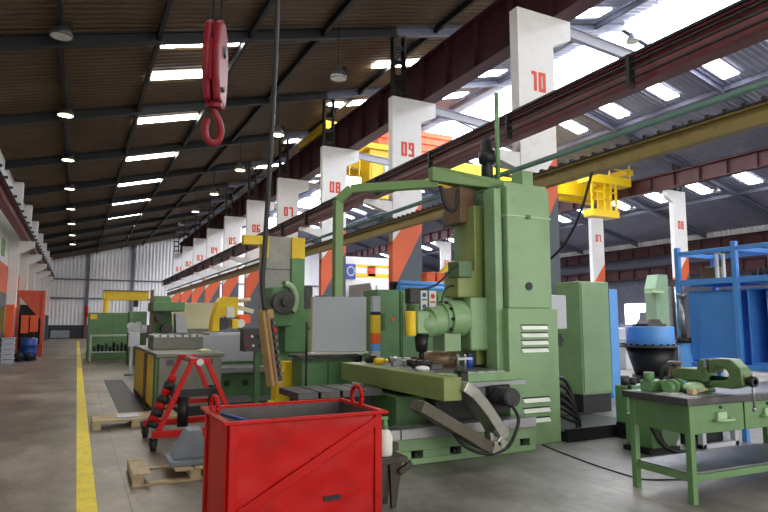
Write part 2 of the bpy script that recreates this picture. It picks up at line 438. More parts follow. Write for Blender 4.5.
def low_rail(x, ya, yb, label, sgn):
    t = thing('crane_rail', label, 'rail', (x, (ya+yb)/2, 4.98))
    build(MB().ibeam((x, ya, 5.2), (x, yb, 5.2), .26, .44, .035), 'girder', 'rail', t)
    build(MB().box(x-.17, x+.17, ya, yb, 5.42, 5.46).box(x-.03, x+.03, ya, yb, 5.46, 5.53), 'rail_head', 'blacksteel', t)
    for dz in (5.06, 5.17, 5.28) if sgn > 0 else (): build(MB().box(x-sgn*.20-.015, x-sgn*.20+.015, ya, yb, dz, dz+.025), 'conductor_bar', 'black', t)
    yv = ya+1.0; n = 0
    while yv < yb-1:
        build(MB().box(x-.25, x-.13, yv, yv+.06, 4.94, 5.42) if sgn > 0 else MB().box(x-.2, x+.24, yv, yv+.05, 5.46, 5.53), 'bar_bracket', 'black', t); yv += 2.75 if sgn > 0 else 1.4
    return t
low_rail(7.1, 2.0, 60, 'long red-brown crane rail with black conductor bars on the numbered columns', 1)
low_rail(-2.1, 8.0, 60, 'long red-brown crane rail along the left wall', -1)

t = thing('service_pipe', 'long green pipe running in front of the numbered columns', 'pipe', (7.45, 30, 4.5))
build(MB().cyl((7.45, 2, 4.54), (7.45, 60, 4.54), .05, n=14), 'tube', 'pipe', t)
for k in range(10): build(MB().box(7.4, 7.755, CY[k]+.05, CY[k]+.1, 4.46, 4.5), 'pipe_clip', 'black', t)
t = thing('cable_rail', 'rusty yellow rail below the green pipe on the numbered columns', 'rail', (7.5, 30, 4.0))
build(MB().ibeam((7.5, 2, 4.17), (7.5, 60, 4.17), .16, .26, .03), 'girder', 'rust', t)
mb = MB().box(7.4, 7.6, 2, 60, 4.3, 4.325); yv = 2.2
while yv < 40: mb.box(7.38, 7.62, yv, yv+.06, 4.31, 4.36); yv += .25
build(mb, 'cable_clip', 'black', t)
for k in range(10): build(MB().box(7.5, 7.755, CY[k]+.05, CY[k]+.15, 4.1, 4.2), 'wall_bracket', 'blacksteel', t)
mb = MB().tube([(7.42, 7.05, 4.05), (7.42, 7.35, 3.4), (7.4, 7.75, 2.9), (7.38, 8.35, 2.55)], .022, 8, 6)
solo(mb, 'hanging_cable', 'black', 'black cable hanging in a bow from the rusty yellow rail', 'cable')

# left wall pilasters
for k in range(3, 10):
    yv = CY[k]+3.3
    t = thing('wall_pilaster', 'white wall pilaster with grey foot on the left wall, %s from the near end' % ('first','second','third','fourth','fifth','sixth','seventh')[k-3], 'column', (-2.45, yv, 0), 'left wall pilasters')
    a, b = -2.64, -2.3
    mb = MB()
    mb.mat(0).box(a, b, yv, yv+.5, 2.2, 7.45)
    mb.mat(1).box(a, b, yv, yv+.5, 0, 2.2)
    build(mb, 'shaft', ['white', 'colgrey'], t)
    build(MB().prism([(b-.02, 4.4), (b-.02, 4.97), (-1.75, 4.97), (-1.75, 4.75)], 'y', yv+.05, yv+.45), 'rail_bracket', 'white', t)

# ------------------------------------------------------------------ lamps
def lamp(x, yv, z, zr, lit, label, group):
    t = thing('high_bay_lamp', label, 'lamp', (x, yv, z), group)
    build(MB().lathe([(.0, .36), (.06, .36), (.09, .28), (.16, .2), (.22, .08), (.23, 0), (.21, 0)], (x, yv, z), 20), 'lamp_shade', 'darkmetal' if x < 2 else 'metal', t)
    build(MB().cyl((x, yv, z+.005), (x, yv, z+.02), .2, n=20), 'lens', [lit] if lit else 'plastic', t)
    build(MB().cyl((x, yv, z+.36), (x, yv, zr), .018, n=8).box(x+.1, x+.22, yv-.05, yv+.05, z+.22, z+.36), 'hanger', 'blacksteel', t)
names = ('nearest', 'second', 'third', 'fourth', 'fifth', 'sixth', 'seventh', 'eighth')
for k in range(8):
    lamp(-.6, CY[k+1]-.75, 7.62, 7.98, (None, LAMP, LAMP, LAMPW, LAMPW, LAMPW, LAMPW, LAMPW)[k],
         '%s round lamp in the row over the aisle, %s' % (names[k], 'unlit' if k == 0 else 'glowing'), 'aisle lamps')
for k in range(6):
    lamp(5.95, CY[k+1]-.3, 8.1, 9.6, (None, LAMP, LAMP, LAMPW, LAMPW, None)[k], '%s bell shaped lamp in the row beside the numbered columns' % names[k], 'column side lamps')
lamp(17.3, 14.3, 11.6, 12.4, None, 'grey bell shaped lamp hanging against the bright ridge glazing', 'middle hall lamps')
lamp(24.3, 17.6, 9.6, 10.7, LAMPW, 'bell shaped lamp under the haze-tinted roof between green pipe and skylights', 'middle hall lamps')
lamp(30.4, 20.2, 8.55, 9.2, None, 'bell shaped lamp in the far right aisle near the skylights', 'far aisle lamps')
lamp(30.4, 25.7, 8.55, 9.2, None, 'bell shaped lamp in the far right aisle beside the yellow platform', 'far aisle lamps')

# ------------------------------------------------------------------ crane hook and pendant
hx, hy = .94, 5.0
HB = t = thing('crane_hook_block', 'crimson crane hook block hanging on steel ropes over the aisle', 'crane hook', (hx, hy, 3.05))
pr = [(hy-.13, 3.42), (hy+.13, 3.42), (hy+.2, 3.6), (hy+.22, 3.85), (hy+.16, 4.07), (hy+.05, 4.15), (hy-.05, 4.15), (hy-.16, 4.07), (hy-.22, 3.85), (hy-.2, 3.6)]
for dx in (-.07, .008):
    build(MB().prism(pr, 'x', hx+dx, hx+dx+.062), 'cheek_plate', 'hook', t, .022)
build(MB().cyl((hx-.008, hy, 3.88), (hx+.008, hy, 3.88), .19, n=28), 'pulley', 'blacksteel', t)
build(MB().box(hx-.012, hx+.012, hy-.215, hy-.17, 3.56, 3.9), 'front_strip', 'hook', t)
build(MB().cyl((hx-.09, hy, 3.88), (hx+.09, hy, 3.88), .05, n=16), 'axle', 'darkmetal', t)
for q in (-.1, .06): build(MB().cyl((hx+q, hy-.08, 3.52), (hx+q+.04, hy-.08, 3.52), .022, n=10), 'bolt', 'darkmetal', t)
build(MB().cyl((hx, hy, 3.38), (hx, hy, 3.5), .075, .06, n=18), 'swivel', 'hook', t, .006)
hk = [(hx, hy, 3.46), (hx, hy, 3.36), (hx+.055, hy-.01, 3.29), (hx+.085, hy-.02, 3.2), (hx+.06, hy-.03, 3.11), (hx-.01, hy-.03, 3.075), (hx-.075, hy-.02, 3.12), (hx-.09, hy-.01, 3.2), (hx-.075, hy, 3.27)]
build(MB().tube([(hx+(p[0]-hx)*.62, hy+(p[0]-hx)*.7+(p[1]-hy), p[2]) for p in hk], .031, 10, 4), 'hook', 'hook', t)
for dx in (-.035, .035): build(MB().cyl((hx+dx, hy, 4.0), (hx+dx, hy, rz(hx)-.03), .011, n=8), 'rope', 'blacksteel', t)

HB.rotation_euler.z = math.radians(-22)
t = thing('crane_pendant', 'worn yellow crane pendant control with push buttons hanging on a black cable', 'pendant control', (1.55, 5.3, 1.04))
lean = Matrix.Translation((1.55, 5.3, 1.37)) @ Matrix.Rotation(math.radians(-9), 4, 'Y') @ Matrix.Rotation(math.radians(18), 4, 'Z')
def tilt(mb): mb.v = [tuple(lean @ Vector(p)) for p in mb.v]; return mb
build(tilt(MB().box(-.06, .06, -.05, .05, -.34, .34)), 'housing', 'tan', t, .012)
build(tilt(MB().box(-.03, -.008, -.058, -.05, -.33, .335)), 'cable_guard', 'brown', t)
build(tilt(MB().box(.008, .05, -.056, -.05, -.3, .26)), 'button_plate', 'black', t)
for i in range(8):
    z = .22-i*.065
    build(tilt(MB().cyl((.03, -.05, z), (.03, -.078, z), .017, n=12)), 'push_button', 'redst' if i == 1 else 'darkmetal', t, label='red stop button' if i == 1 else None)
build(MB().tube([(1.5, 5.3, 1.7), (1.47, 5.3, 1.95), (1.49, 5.3, 2.4), (1.52, 5.3, 3.2), (1.55, 5.3, 4.2), (1.56, 5.3, 5.5), (1.56, 5.3, 8.4)], .023, 10, 5), 'cable', 'black', t)

# ------------------------------------------------------------------ red bin
bx0, bx1, by0, by1, bz0, bz1 = .98, 2.16, 4.3, 5.12, .08, .9
t = thing('scrap_bin', 'big dented red steel scrap bin with diagonal brace and lifting rings', 'bin', (1.57, 4.7, 0))
w = .012
fs_ = MB(); vs_ = []; nx, nz = 48, 30
for iz in range(nz+1):
    for ix in range(nx+1):
        x = bx0+(bx1-bx0)*ix/nx; z = bz0+(bz1-bz0)*iz/nz
        e = min(1, ix/4, (nx-ix)/4, iz/3, (nz-iz)/3)
        d = (noise.noise((x*2.3, z*2.9, 1.3))*.03+noise.noise((x*6, z*7, 4.1))*.012)*e
        vs_.append((x, by0+d*.6, z))
fs_.add(vs_, [(r*(nx+1)+c, r*(nx+1)+c+1, (r+1)*(nx+1)+c+1, (r+1)*(nx+1)+c) for r in range(nz) for c in range(nx)], True)
build(fs_, 'front_sheet', 'red', t)
build(MB().box(bx0, bx1, by1-w, by1, bz0, bz1).box(bx0, bx0+w, by0+w, by1-w, bz0, bz1).box(bx1-w, bx1, by0+w, by1-w, bz0, bz1), 'wall_sheet', 'red', t)
w2 = .016
build(MB().box(bx0+w, bx1-w, by0+.024, by0+.03, bz0+.02, bz1-.01).box(bx0+w, bx1-w, by1-w2, by1-w, bz0+.02, bz1-.01).box(bx0+w, bx0+w2, by0+w2, by1-w2, bz0+.02, bz1-.01).box(bx1-w2, bx1-w, by0+w2, by1-w2, bz0+.02, bz1-.01).box(bx0+w, bx1-w, by0+w, by1-w, bz0, bz0+.02), 'liner', 'redin', t)
fl = .045
build(MB().box(bx0-fl, bx1+fl, by0-fl, by0+.005, bz1-.012, bz1+.012).box(bx0-fl, bx1+fl, by1-.005, by1+fl, bz1-.012, bz1+.012).box(bx0-fl, bx0+.005, by0+.005, by1-.005, bz1-.012, bz1+.012).box(bx1-.005, bx1+fl, by0+.005, by1-.005, bz1-.012, bz1+.012), 'rim', 'red', t, .006)
build(MB().beam((bx0+.03, by0-.012, .25), (bx1-.04, by0-.012, bz1-.06), .03, .07), 'diagonal_brace', 'red', t, .006)
for x in (bx0+.03, bx1-.03): build(MB().box(x-.03, x+.03, by0-.02, by0, bz0, bz1-.012), 'corner_rib', 'red', t, .005)
for q in (by0+.03, by1-.09): build(MB().box(bx0-.02, bx0, q, q+.06, bz0, bz1-.02), 'side_rib', 'red', t, .005)
build(MB().box(1.69, 1.82, by0-.012, by0, .285, .32), 'torn_slot', 'black', t, label='dark torn slot in the front sheet')
build(MB().ring((bx0+.01, 4.86, .95), .075, .016, (1, .15, 0)), 'lifting_ring', 'red', t)
build(MB().ring((bx1+.01, 4.78, .965), .085, .019, (1, .1, 0)), 'lifting_ring', 'red', t)
for q in (bx0+.05, bx1-.15): build(MB().box(q, q+.1, by0, by1, 0, bz0), 'skid', 'blacksteel', t)
solo(MB().cyl((1.03, 4.78, .895), (1.2, 4.35, .87), .013, n=10), 'steel_rod', 'navy', 'short dark blue rod sticking out of the left end of the red bin', 'rod')

# ------------------------------------------------------------------ horizontal milling machine
t = thing('milling_machine', 'large green milling machine with tall louvred column and long work table', 'machine tool', (4.6, 6.9, 0))
mb = MB()
mb.box(2.55, 5.22, 6.2, 8.2, 0, .3)
mb.box(2.55, 5.22, 6.05, 6.2, .155, .3); mb.box(2.55, 5.22, 6.05, 6.2, 0, .07)
px_ = 2.55
for cx in (2.98, 3.5, 4.02, 4.54, 5.05):
    mb.box(px_, cx-.075, 6.05, 6.2, .07, .155); px_ = cx+.075
mb.box(px_, 5.22, 6.05, 6.2, .07, .155)
build(mb, 'base', 'mill', t, .008)
for cx in (2.98, 3.5, 4.02, 4.54, 5.05): build(MB().box(cx-.075, cx+.075, 6.185, 6.199, .07, .155).box(cx-.02, cx+.02, 6.08, 6.19, .07, .12), 'foot_pocket', 'black', t)
mb = MB()
for x0, x1 in ((2.5, 3.25), (3.26, 3.95), (3.96, 4.65), (4.66, 5.18)): mb.box(x0, x1, 5.98, 6.24, .3, .415)
build(mb, 'slideway', 'metal', t, .006)
build(MB().box(3.5, 4.85, 6.55, 8.0, .3, .7), 'saddle', 'dkgreen', t, .015)
build(MB().box(3.9, 4.75, 6.08, 8.1, .7, .88), 'table_way', 'metal', t, .006)
mb = MB().box(3.6, 4.86, 6.05, 8.4, .88, .985)
build(mb, 'work_table', 'mill', t, .01)
mb = MB(); 
xs = [3.8+.145*i for i in range(8)]
mb.box(3.8, 4.8, 6.1, 8.35, .98, .988)
for a, b in zip(xs, xs[1:]): mb.box(a, b-.022, 6.1, 8.35, .985, 1.0)
build(mb, 'slotted_top', 'metal', t, .002)
build(MB().box(3.55, 3.78, 5.56, 8.4, .75, 1.0), 'table_apron', 'millrefl', t, .008)
build(MB().box(4.1, 5.05, 6.0, 6.1, .83, .88), 'cross_bar', 'metal', t)
build(MB().box(3.9, 4.8, 6.3, 6.55, .415, .7), 'shade_box', 'black', t)  # black box added for the shadow in the cavity under the table
for i in range(4): build(MB().box(2.32+i*.28, 2.57+i*.28, 6.75, 7.5, .7, .78), 'way_cover', 'darkmetal', t, .006)
build(MB().box(2.4, 3.35, 6.95, 7.3, .3, .7), 'side_support', 'blacksteel', t)
# energy chain
cp = [(3.8, .9), (3.92, .82), (4.03, .71), (4.13, .59), (4.22, .47), (4.28, .38), (4.29, .3), (4.24, .235), (4.14, .225), (4.02, .28), (3.87, .375), (3.72, .46), (3.56, .55), (3.4, .64), (3.26, .72)]
for i, (p, q) in enumerate(zip(cp, cp[1:])):
    e_ = .012/math.dist(p, q); p, q = (p[0]-(q[0]-p[0])*e_, p[1]-(q[1]-p[1])*e_), (q[0]+(q[0]-p[0])*e_, q[1]+(q[1]-p[1])*e_)
    build(MB().beam((p[0], 5.62, p[1]), (q[0], 5.62, q[1]), .26, .125), 'chain_link', 'foil' if i < 8 else 'chaindark', t, .01, label='bright steel chain link' if i < 8 else None)
build(MB().tube([(3.7, 5.7, .5), (3.74, 5.66, .38), (3.86, 5.58, .24), (4.08, 5.52, .165), (4.33, 5.5, .21), (4.5, 5.55, .36), (4.6, 5.62, .5), (4.6, 5.74, .64)], .02, 10, 5), 'hose', 'black', t)
mo = MB().cyl((4.62, 5.72, .71), (4.62, 6.1, .71), .1, n=24)
for i in range(6): mo.cyl((4.62, 5.75+i*.045, .71), (4.62, 5.77+i*.045, .71), .115, n=24)
build(mo, 'feed_motor', 'darkmetal', t)
build(MB().box(4.48, 4.78, 6.0, 6.1, .5, .84), 'motor_bracket', 'blacksteel', t)
# column
build(MB().box(5.03, 5.88, 6.3, 7.5, 0, 1.78), 'column_foot', 'mill', t, .012)
build(MB().box(5.08, 5.83, 6.34, 7.45, 1.78, 3.44), 'column', 'mill', t, .02)
build(MB().box(5.07, 5.84, 6.33, 7.46, 3.02, 3.04), 'seam', 'pale', t)
for zz in (1.5, 1.4, 1.3, 1.2, .55, .42, .29):
    v = MB(); x0, x1 = 5.24, 5.68
    v.add([(x0, 6.298, zz+.05), (x1, 6.298, zz+.05), (x1, 6.265, zz), (x0, 6.265, zz), (x0, 6.298, zz), (x1, 6.298, zz)], [(0,1,2,3), (3,2,5,4), (0,3,4), (1,5,2)])
    build(v, 'louvre', 'louvre', t)
    build(MB().box(x0-.01, x1+.01, 6.294, 6.2995, zz+.05, zz+.068), 'louvre_slot', 'black', t)
build(MB().cyl((5.42, 6.325, 2.08), (5.42, 6.345, 2.08), .055, n=20), 'port', 'black', t)
build(MB().box(5.4, 5.46, 6.31, 6.34, 3.0, 3.05), 'lifting_lug', 'dkgreen', t)
build(MB().box(4.93, 5.05, 6.42, 6.66, .75, 3.4).box(4.93, 5.05, 7.18, 7.42, .75, 3.4), 'vertical_way', 'mill', t, .01)
build(MB().box(4.86, 5.05, 6.78, 7.12, 1.02, 3.22), 'carriage', 'millrefl', t, .015)
build(MB().box(4.74, 5.0, 6.95, 7.4, 3.0, 3.55), 'chain_cover', 'brown', t, .01)
build(MB().box(4.66, 4.95, 6.62, 7.2, 1.22, 1.93), 'headstock', 'mill', t, .03)
build(MB().box(4.55, 4.86, 6.75, 7.1, 1.93, 2.3), 'headstock_top', 'millrefl', t, .02)
build(MB().box(4.52, 4.74, 6.68, 6.95, 2.2, 2.42), 'switch_box', 'dkgreen', t, .01)
build(MB().cyl((4.66, 6.85, 1.64), (4.4, 6.85, 1.64), .25, n=32).cyl((4.4, 6.85, 1.64), (4.33, 6.85, 1.64), .215, n=32).cyl((4.33, 6.85, 1.62), (4.12, 6.83, 1.6), .2, n=32), 'ram', 'mill', t, .01)
mb = MB()
for i in range(10):
    a = 2*PI*i/10; mb.cyl((4.4, 6.85+.23*math.cos(a), 1.64+.23*math.sin(a)), (4.365, 6.85+.23*math.cos(a), 1.64+.23*math.sin(a)), .022, n=10)
build(mb, 'clamp_bolt', 'blacksteel', t)
build(MB().ball((4.06, 6.8, 1.57), .19, 18, 1, 1, .9).box(4.3, 4.55, 6.7, 7.0, 1.22, 1.45), 'swivel_head', 'mill', t)
build(MB().box(3.86, 4.04, 6.65, 6.85, 1.45, 1.74), 'spindle_block', 'mill', t, .02)
build(MB().cyl((3.98, 6.76, 1.22), (3.98, 6.76, 1.44), .07, .1, n=20).cyl((3.98, 6.76, 1.12), (3.98, 6.76, 1.22), .035, n=14), 'spindle', 'blacksteel', t)
build(MB().cyl((3.8, 6.72, 1.42), (3.8, 6.72, 1.74), .07, n=20), 'spindle_motor', 'yellow', t, .01)
build(MB().cyl((3.8, 6.72, 1.74), (3.8, 6.72, 1.92), .055, n=20), 'motor_cap', 'dkgreen', t)
build(MB().tube([(4.32, 6.8, 1.86), (4.36, 6.8, 2.0), (4.45, 6.82, 2.08), (4.56, 6.85, 2.09)], .012, 8, 5), 'oil_line', 'black', t)
build(MB().tube([(4.6, 6.75, 2.38), (4.45, 6.7, 2.32), (4.1, 6.6, 2.07), (3.78, 6.55, 2.0)], .014, 8, 3), 'lamp_arm', 'black', t)
build(MB().box(3.66, 3.8, 6.48, 6.62, 1.83, 2.02), 'work_lamp', 'black', t, .01)
# top and pendant arm
build(MB().cyl((5.22, 6.95, 3.44), (5.22, 6.95, 4.22), .085, n=20).cyl((5.22, 6.95, 3.9), (5.22, 6.95, 4.08), .12, n=20).cyl((5.22, 6.95, 4.15), (5.22, 6.95, 4.3), .05, n=14), 'lift_motor', 'blacksteel', t)
build(MB().cyl((5.34, 6.85, 3.44), (5.34, 6.85, 4.95), .034, n=14), 'mast', 'green', t)
build(MB().box(5.08, 5.83, 6.4, 7.3, 3.44, 3.5).box(5.62, 5.82, 6.65, 6.9, 3.5, 3.78), 'cap_plate', 'mill', t, .01)
ap = MB()
ap.add([(4.32, 7.0, 3.56), (5.55, 6.6, 3.44), (5.55, 6.95, 3.44), (4.32, 7.12, 3.56), (4.32, 7.0, 3.76), (4.5, 6.98, 3.76), (5.55, 6.6, 3.56), (5.55, 6.95, 3.56), (4.5, 7.12, 3.76), (4.32, 7.12, 3.76)],
       [(0,1,6,5,4), (3,9,8,7,2), (4,5,8,9), (5,6,7,8), (1,2,7,6), (0,4,9,3), (0,3,2,1)])
build(ap, 'arm_root', 'armgreen', t, .01)
pts = [(3.2, 7.72, 1.94), (3.2, 7.72, 3.3), (3.36, 7.64, 3.47), (4.45, 7.06, 3.54)]
build(MB().path(pts, .12, .12), 'pendant_arm', 'armgreen', t, .008)
build(MB().tube([(4.45, 7.0, 3.5), (4.5, 6.98, 3.25), (4.58, 6.95, 3.15), (4.66, 6.95, 3.2), (4.7, 6.95, 3.45)], .03, 8, 4), 'cable_loop', 'black', t)
def face_cam(mb, a=math.radians(-21), c=Vector((3.18, 7.62, 0))):
    m = Matrix.Translation(c) @ Matrix.Rotation(a, 4, 'Z') @ Matrix.Translation(-c); mb.v = [tuple(m @ Vector(p)) for p in mb.v]; return mb
cb = build(face_cam(MB().box(2.82, 3.55, 7.5, 7.85, 1.2, 1.94)), 'control_cabinet', 'greypaint', t, .012, label='pale grey control cabinet at the foot of the green arm')
build(face_cam(MB().box(2.8, 2.82, 7.5, 7.85, 1.2, 1.94)), 'cabinet_door', 'tan', cb)
build(face_cam(MB().box(2.85, 3.0, 7.55, 7.8, 1.94, 1.955)), 'gland_plate', 'black', cb)
build(MB().box(5.9, 6.24, 6.5, 6.7, 1.5, 1.98), 'junction_box', 'palegrey', t, .015)
build(MB().tube([(5.95, 6.6, 1.5), (5.97, 6.55, 1.38), (6.1, 6.55, 1.4), (6.2, 6.56, 1.33)], .02, 8, 4).box(5.92, 6.14, 6.5, 6.62, 1.26, 1.44), 'cable_clump', 'black', t)
for i in range(6):
    z = .82-i*.1
    build(MB().tube([(5.88, 6.62, z), (6.02, 6.52, z+.01), (6.16, 6.46, z-.06), (6.26+.02*i, 6.44, z*.55), (6.36-.01*i, 6.46, .14)], .028, 8, 4), 'hose', 'blacksteel', t)

# trough beside the column
t2 = solo(MB().box(5.92, 7.5, 6.22, 6.28, 0, .17).box(5.92, 7.5, 7.3, 7.36, 0, .15).box(5.92, 7.5, 6.28, 7.3, 0, .13), 'chip_trough', 'blacksteel', 'low black steel trough on the floor right of the milling machine', 'trough')
t2.location.x += 0; t2.rotation_euler.z = 0

# things on the mill table
solo(MB().lathe([(.13, 1.0), (.24, 1.0), (.24, 1.19), (.13, 1.19), (.13, 1.0)], (4.52, 7.2, .001), 32), 'workpiece_ring', 'rawsteel', 'brown turned steel ring clamped on the mill table', 'workpiece')
solo(MB().cyl((4.66, 6.66, 1.0), (4.66, 6.66, 1.15), .05, n=18).cyl((4.66, 6.66, 1.15), (4.66, 6.66, 1.18), .025, n=12), 'oil_can', 'navy', 'small blue can standing beside the brown ring on the mill table', 'can')
solo(MB().cyl((4.3, 6.4, 1.0), (4.3, 6.4, 1.2), .016, n=12).cyl((4.36, 6.33, 1.0), (4.36, 6.33, 1.2), .016, n=12).box(4.22, 4.44, 6.28, 6.46, 1.13, 1.16), 'clamp_set', 'metal', 'bright pair of clamp studs in front of the brown ring', 'clamp')
solo(MB().box(4.06, 4.16, 5.98, 6.05, .86, 1.01).box(4.06, 4.16, 5.98, 6.14, 1.0, 1.02), 'stop_block', 'black', 'black stop block at the near end of the mill table', 'block')
spots = [(3.92, 7.8, 'cyl', 'yellow', 'yellow capped bottle lying among tools on the mill table', 'bottle'),
         (4.2, 7.55, 'box', 'plastic', 'white rag bundle on the mill table beside the yellow bottle', 'rag'),
         (3.95, 7.35, 'box', 'metal', 'bright steel parallel bar on the mill table left of the spindle', 'tool'),
         (4.15, 7.25, 'cyl', 'blacksteel', 'black milling cutter on the mill table below the spindle', 'tool'),
         (3.9, 6.6, 'flat', 'plastic', 'crumpled cream cloth near the left edge of the mill table', 'cloth'),
         (4.2, 6.95, 'cyl', 'darkmetal', 'dark steel drill chuck on the mill table behind the ring', 'tool'),
         (4.0, 6.85, 'box', 'blacksteel', 'black clamp block on the mill table at the headstock', 'block'),
         (4.1, 6.62, 'box', 'darkmetal', 'dark angle block on the mill table left of the ring', 'block'),
         (3.95, 8.15, 'box', 'black', 'black tool case at the far end of the mill table', 'case'),
         (4.25, 8.0, 'cyl', 'metal', 'bright steel sleeve at the far end of the mill table', 'tool'),
         (4.45, 7.8, 'box', 'brown', 'rusty clamp bar at the far end of the mill table', 'bar')]
for x, yv, kind, mt, lb, ct in spots:
    mb = MB()
    if kind == 'box': mb.box(x-.09, x+.09, yv-.05, yv+.05, 1.0, 1.07).box(x-.05, x+.06, yv-.03, yv+.03, 1.07, 1.1)
    elif kind == 'flat': mb.ball((x, yv, 1.02), .1, 10, 1, .8, .35)
    else: mb.cyl((x-.1, yv, 1.045), (x+.03, yv, 1.045), .045, n=16).cyl((x+.03, yv, 1.045), (x+.1, yv, 1.045), .028, n=16)
    solo(mb, ct if ct != 'tool' else 'machine_tool_bit', mt, lb, ct, None, .006 if kind == 'box' else 0)

# green stand below the control cabinet
t = thing('green_tool_stand', 'green cabinet stand with black top left of the mill table', 'cabinet', (3.1, 9.3, 0))
build(MB().box(3.1, 3.86, 8.8, 9.15, 0, .06), 'plinth', 'blacksteel', t)
build(MB().box(3.05, 3.9, 8.75, 9.2, .05, 1.05), 'body', 'dkgreen', t, .01)
build(MB().box(3.0, 3.96, 8.69, 9.25, 1.05, 1.1), 'top', 'benchtop', t, .005)
for x in (3.07, 3.49): build(MB().box(x, x+.39, 8.735, 8.75, .12, .98), 'door', 'green', t, .005)
solo(MB().cyl((3.02, 8.45, 0), (3.02, 8.45, 1.6), .018, n=10).cyl((3.02, 8.45, 0), (3.02, 8.45, .03), .15, n=20).box(3.02, 3.12, 8.44, 8.46, 1.5, 1.52), 'gauge_post', 'blacksteel', 'thin black post with a round foot left of the grey control cabinet', 'post')
solo(MB().box(3.7, 4.2, 8.8, 9.1, 1.1, 1.13).box(3.2, 3.7, 8.8, 9.0, 1.1, 1.13), 'paper_sheets', 'plastic', 'white papers on the black topped green stand', 'paper')

# ------------------------------------------------------------------ electrical cabinets behind the mill
tx = [(4.75, 5.2), (5.22, 5.95), (5.97, 6.7)]
lbs = ('green electrical cabinet behind the mill table, leftmost of three, with orange lamp', 'green electrical cabinet behind the spindle head, middle of three', 'green electrical cabinet nearest the mill column, rightmost of three')
for (a, b), lb in zip(tx, lbs):
    t = thing('electrical_cabinet', lb, 'cabinet', ((a+b)/2, 9.9, 0), 'electrical cabinets behind the mill')
    build(MB().box(a, b, 9.6, 10.2, 0, 2.18), 'body', 'green', t, .01)
    build(MB().box(a+.03, b-.03, 9.58, 9.6, .1, 2.12), 'door', 'green', t, .006)
    build(MB().box(a+.08, a+.14, 9.56, 9.58, 1.45, 1.75), 'handle', 'dkgreen', t)
    build(MB().cyl((b-.15, 9.57, 1.65), (b-.15, 9.58, 1.65), .035, n=12), 'indicator', 'orangep', t)
def sign(x, z0, z1, w, mt, lb, yv=9.55):
    t = thing('safety_sign', lb, 'sign', (x+w/2, yv, z0))
    build(MB().box(x, x+w, yv, yv+.025, z0, z1), 'plate', 'plastic', t)
    mb = MB(); n = 3; h = (z1-z0)/n
    for i in range(n):
        zz = z0+h*(i+.5); mb.cyl((x+w/2, yv-.004, zz+h*.1), (x+w/2, yv, zz+h*.1), w*.3, n=16).box(x+w*.15, x+w*.85, yv-.003, yv, zz-h*.38, zz-h*.25)
    build(mb, 'pictogram', mt, t)
sign(5.62, 1.55, 2.18, .14, 'navy', 'narrow white sign with blue round symbols on the green cabinets')
sign(5.8, 1.4, 2.18, .15, 'red_number', 'narrow white sign with red symbols on the green cabinets')
for i, (z, yv) in enumerate(((2.23, 9.75), (2.23, 9.87), (2.32, 9.81))):
    solo(MB().cyl((5.3, yv, z), (6.65, yv, z), .05, n=14), 'blue_pipe', 'ltblue', ('blue pipe on the green cabinets, front one of the bundle', 'blue pipe on the green cabinets, rear one of the bundle', 'blue pipe on the green cabinets, topmost of the bundle')[i], 'pipe', 'blue pipes on the cabinets')
for i in range(3):
    x = 6.0+i*.24
    solo(MB().box(x, x+.2, 9.98, 10.18, 2.18, 2.55).box(x-.01, x+.21, 9.97, 10.19, 2.53, 2.56), 'parts_bin', 'orangep', ('left', 'middle', 'right')[i]+' orange plastic bin on the green cabinets', 'bin', 'orange bins on the cabinets', .01)
solo(MB().prism([(6.35, 2.57), (6.85, 2.57), (6.8, 2.85), (6.6, 2.8)], 'y', 10.02, 10.14), 'yellow_cover', 'yellow', 'yellow cover piece on top of the orange bins', 'cover')
solo(MB().box(5.28, 5.75, 9.98, 10.15, 2.18, 2.36), 'duct_box', 'blacksteel', 'black flat box on the green cabinets behind the blue pipes', 'box')

# colour stack between control cabinet and cabinets
z = 1.0
x0 = 4.5
t = thing('colour_coded_post', 'narrow post of yellow, orange and blue bands right of the control cabinet', 'post', (4.64, 9.45, 0))
for z0, z1, mt in ((0, 1.1, 'palegrey'), (1.1, 1.22, 'ltblue'), (1.22, 1.41, 'orangep'), (1.41, 1.72, 'yellow'), (1.72, 1.78, 'black'), (1.78, 2.05, 'palegrey')):
    build(MB().box(4.57, 4.71, 9.4, 9.5, z0, z1), 'band', mt, t)

# tall green cabinet right of the column
t = thing('tall_green_cabinet', 'tall plain green cabinet standing right of the milling machine column', 'cabinet', (8.36, 8.3, 0))
build(MB().box(8.0, 8.72, 8.0, 8.62, .32, 2.33), 'body', 'mill', t, .012)
build(MB().box(8.02, 8.7, 8.02, 8.6, 0, .32), 'plinth', 'blacksteel', t)
build(MB().box(8.03, 8.69, 7.985, 8.0, .36, 2.29), 'door', 'mill', t, .006)
solo(MB().box(10.15, 10.4, 9.3, 9.6, 0, 2.3), 'upright_board', 'ltblue', 'narrow upright light blue panel right of the tall green cabinet', 'panel', None, .01)

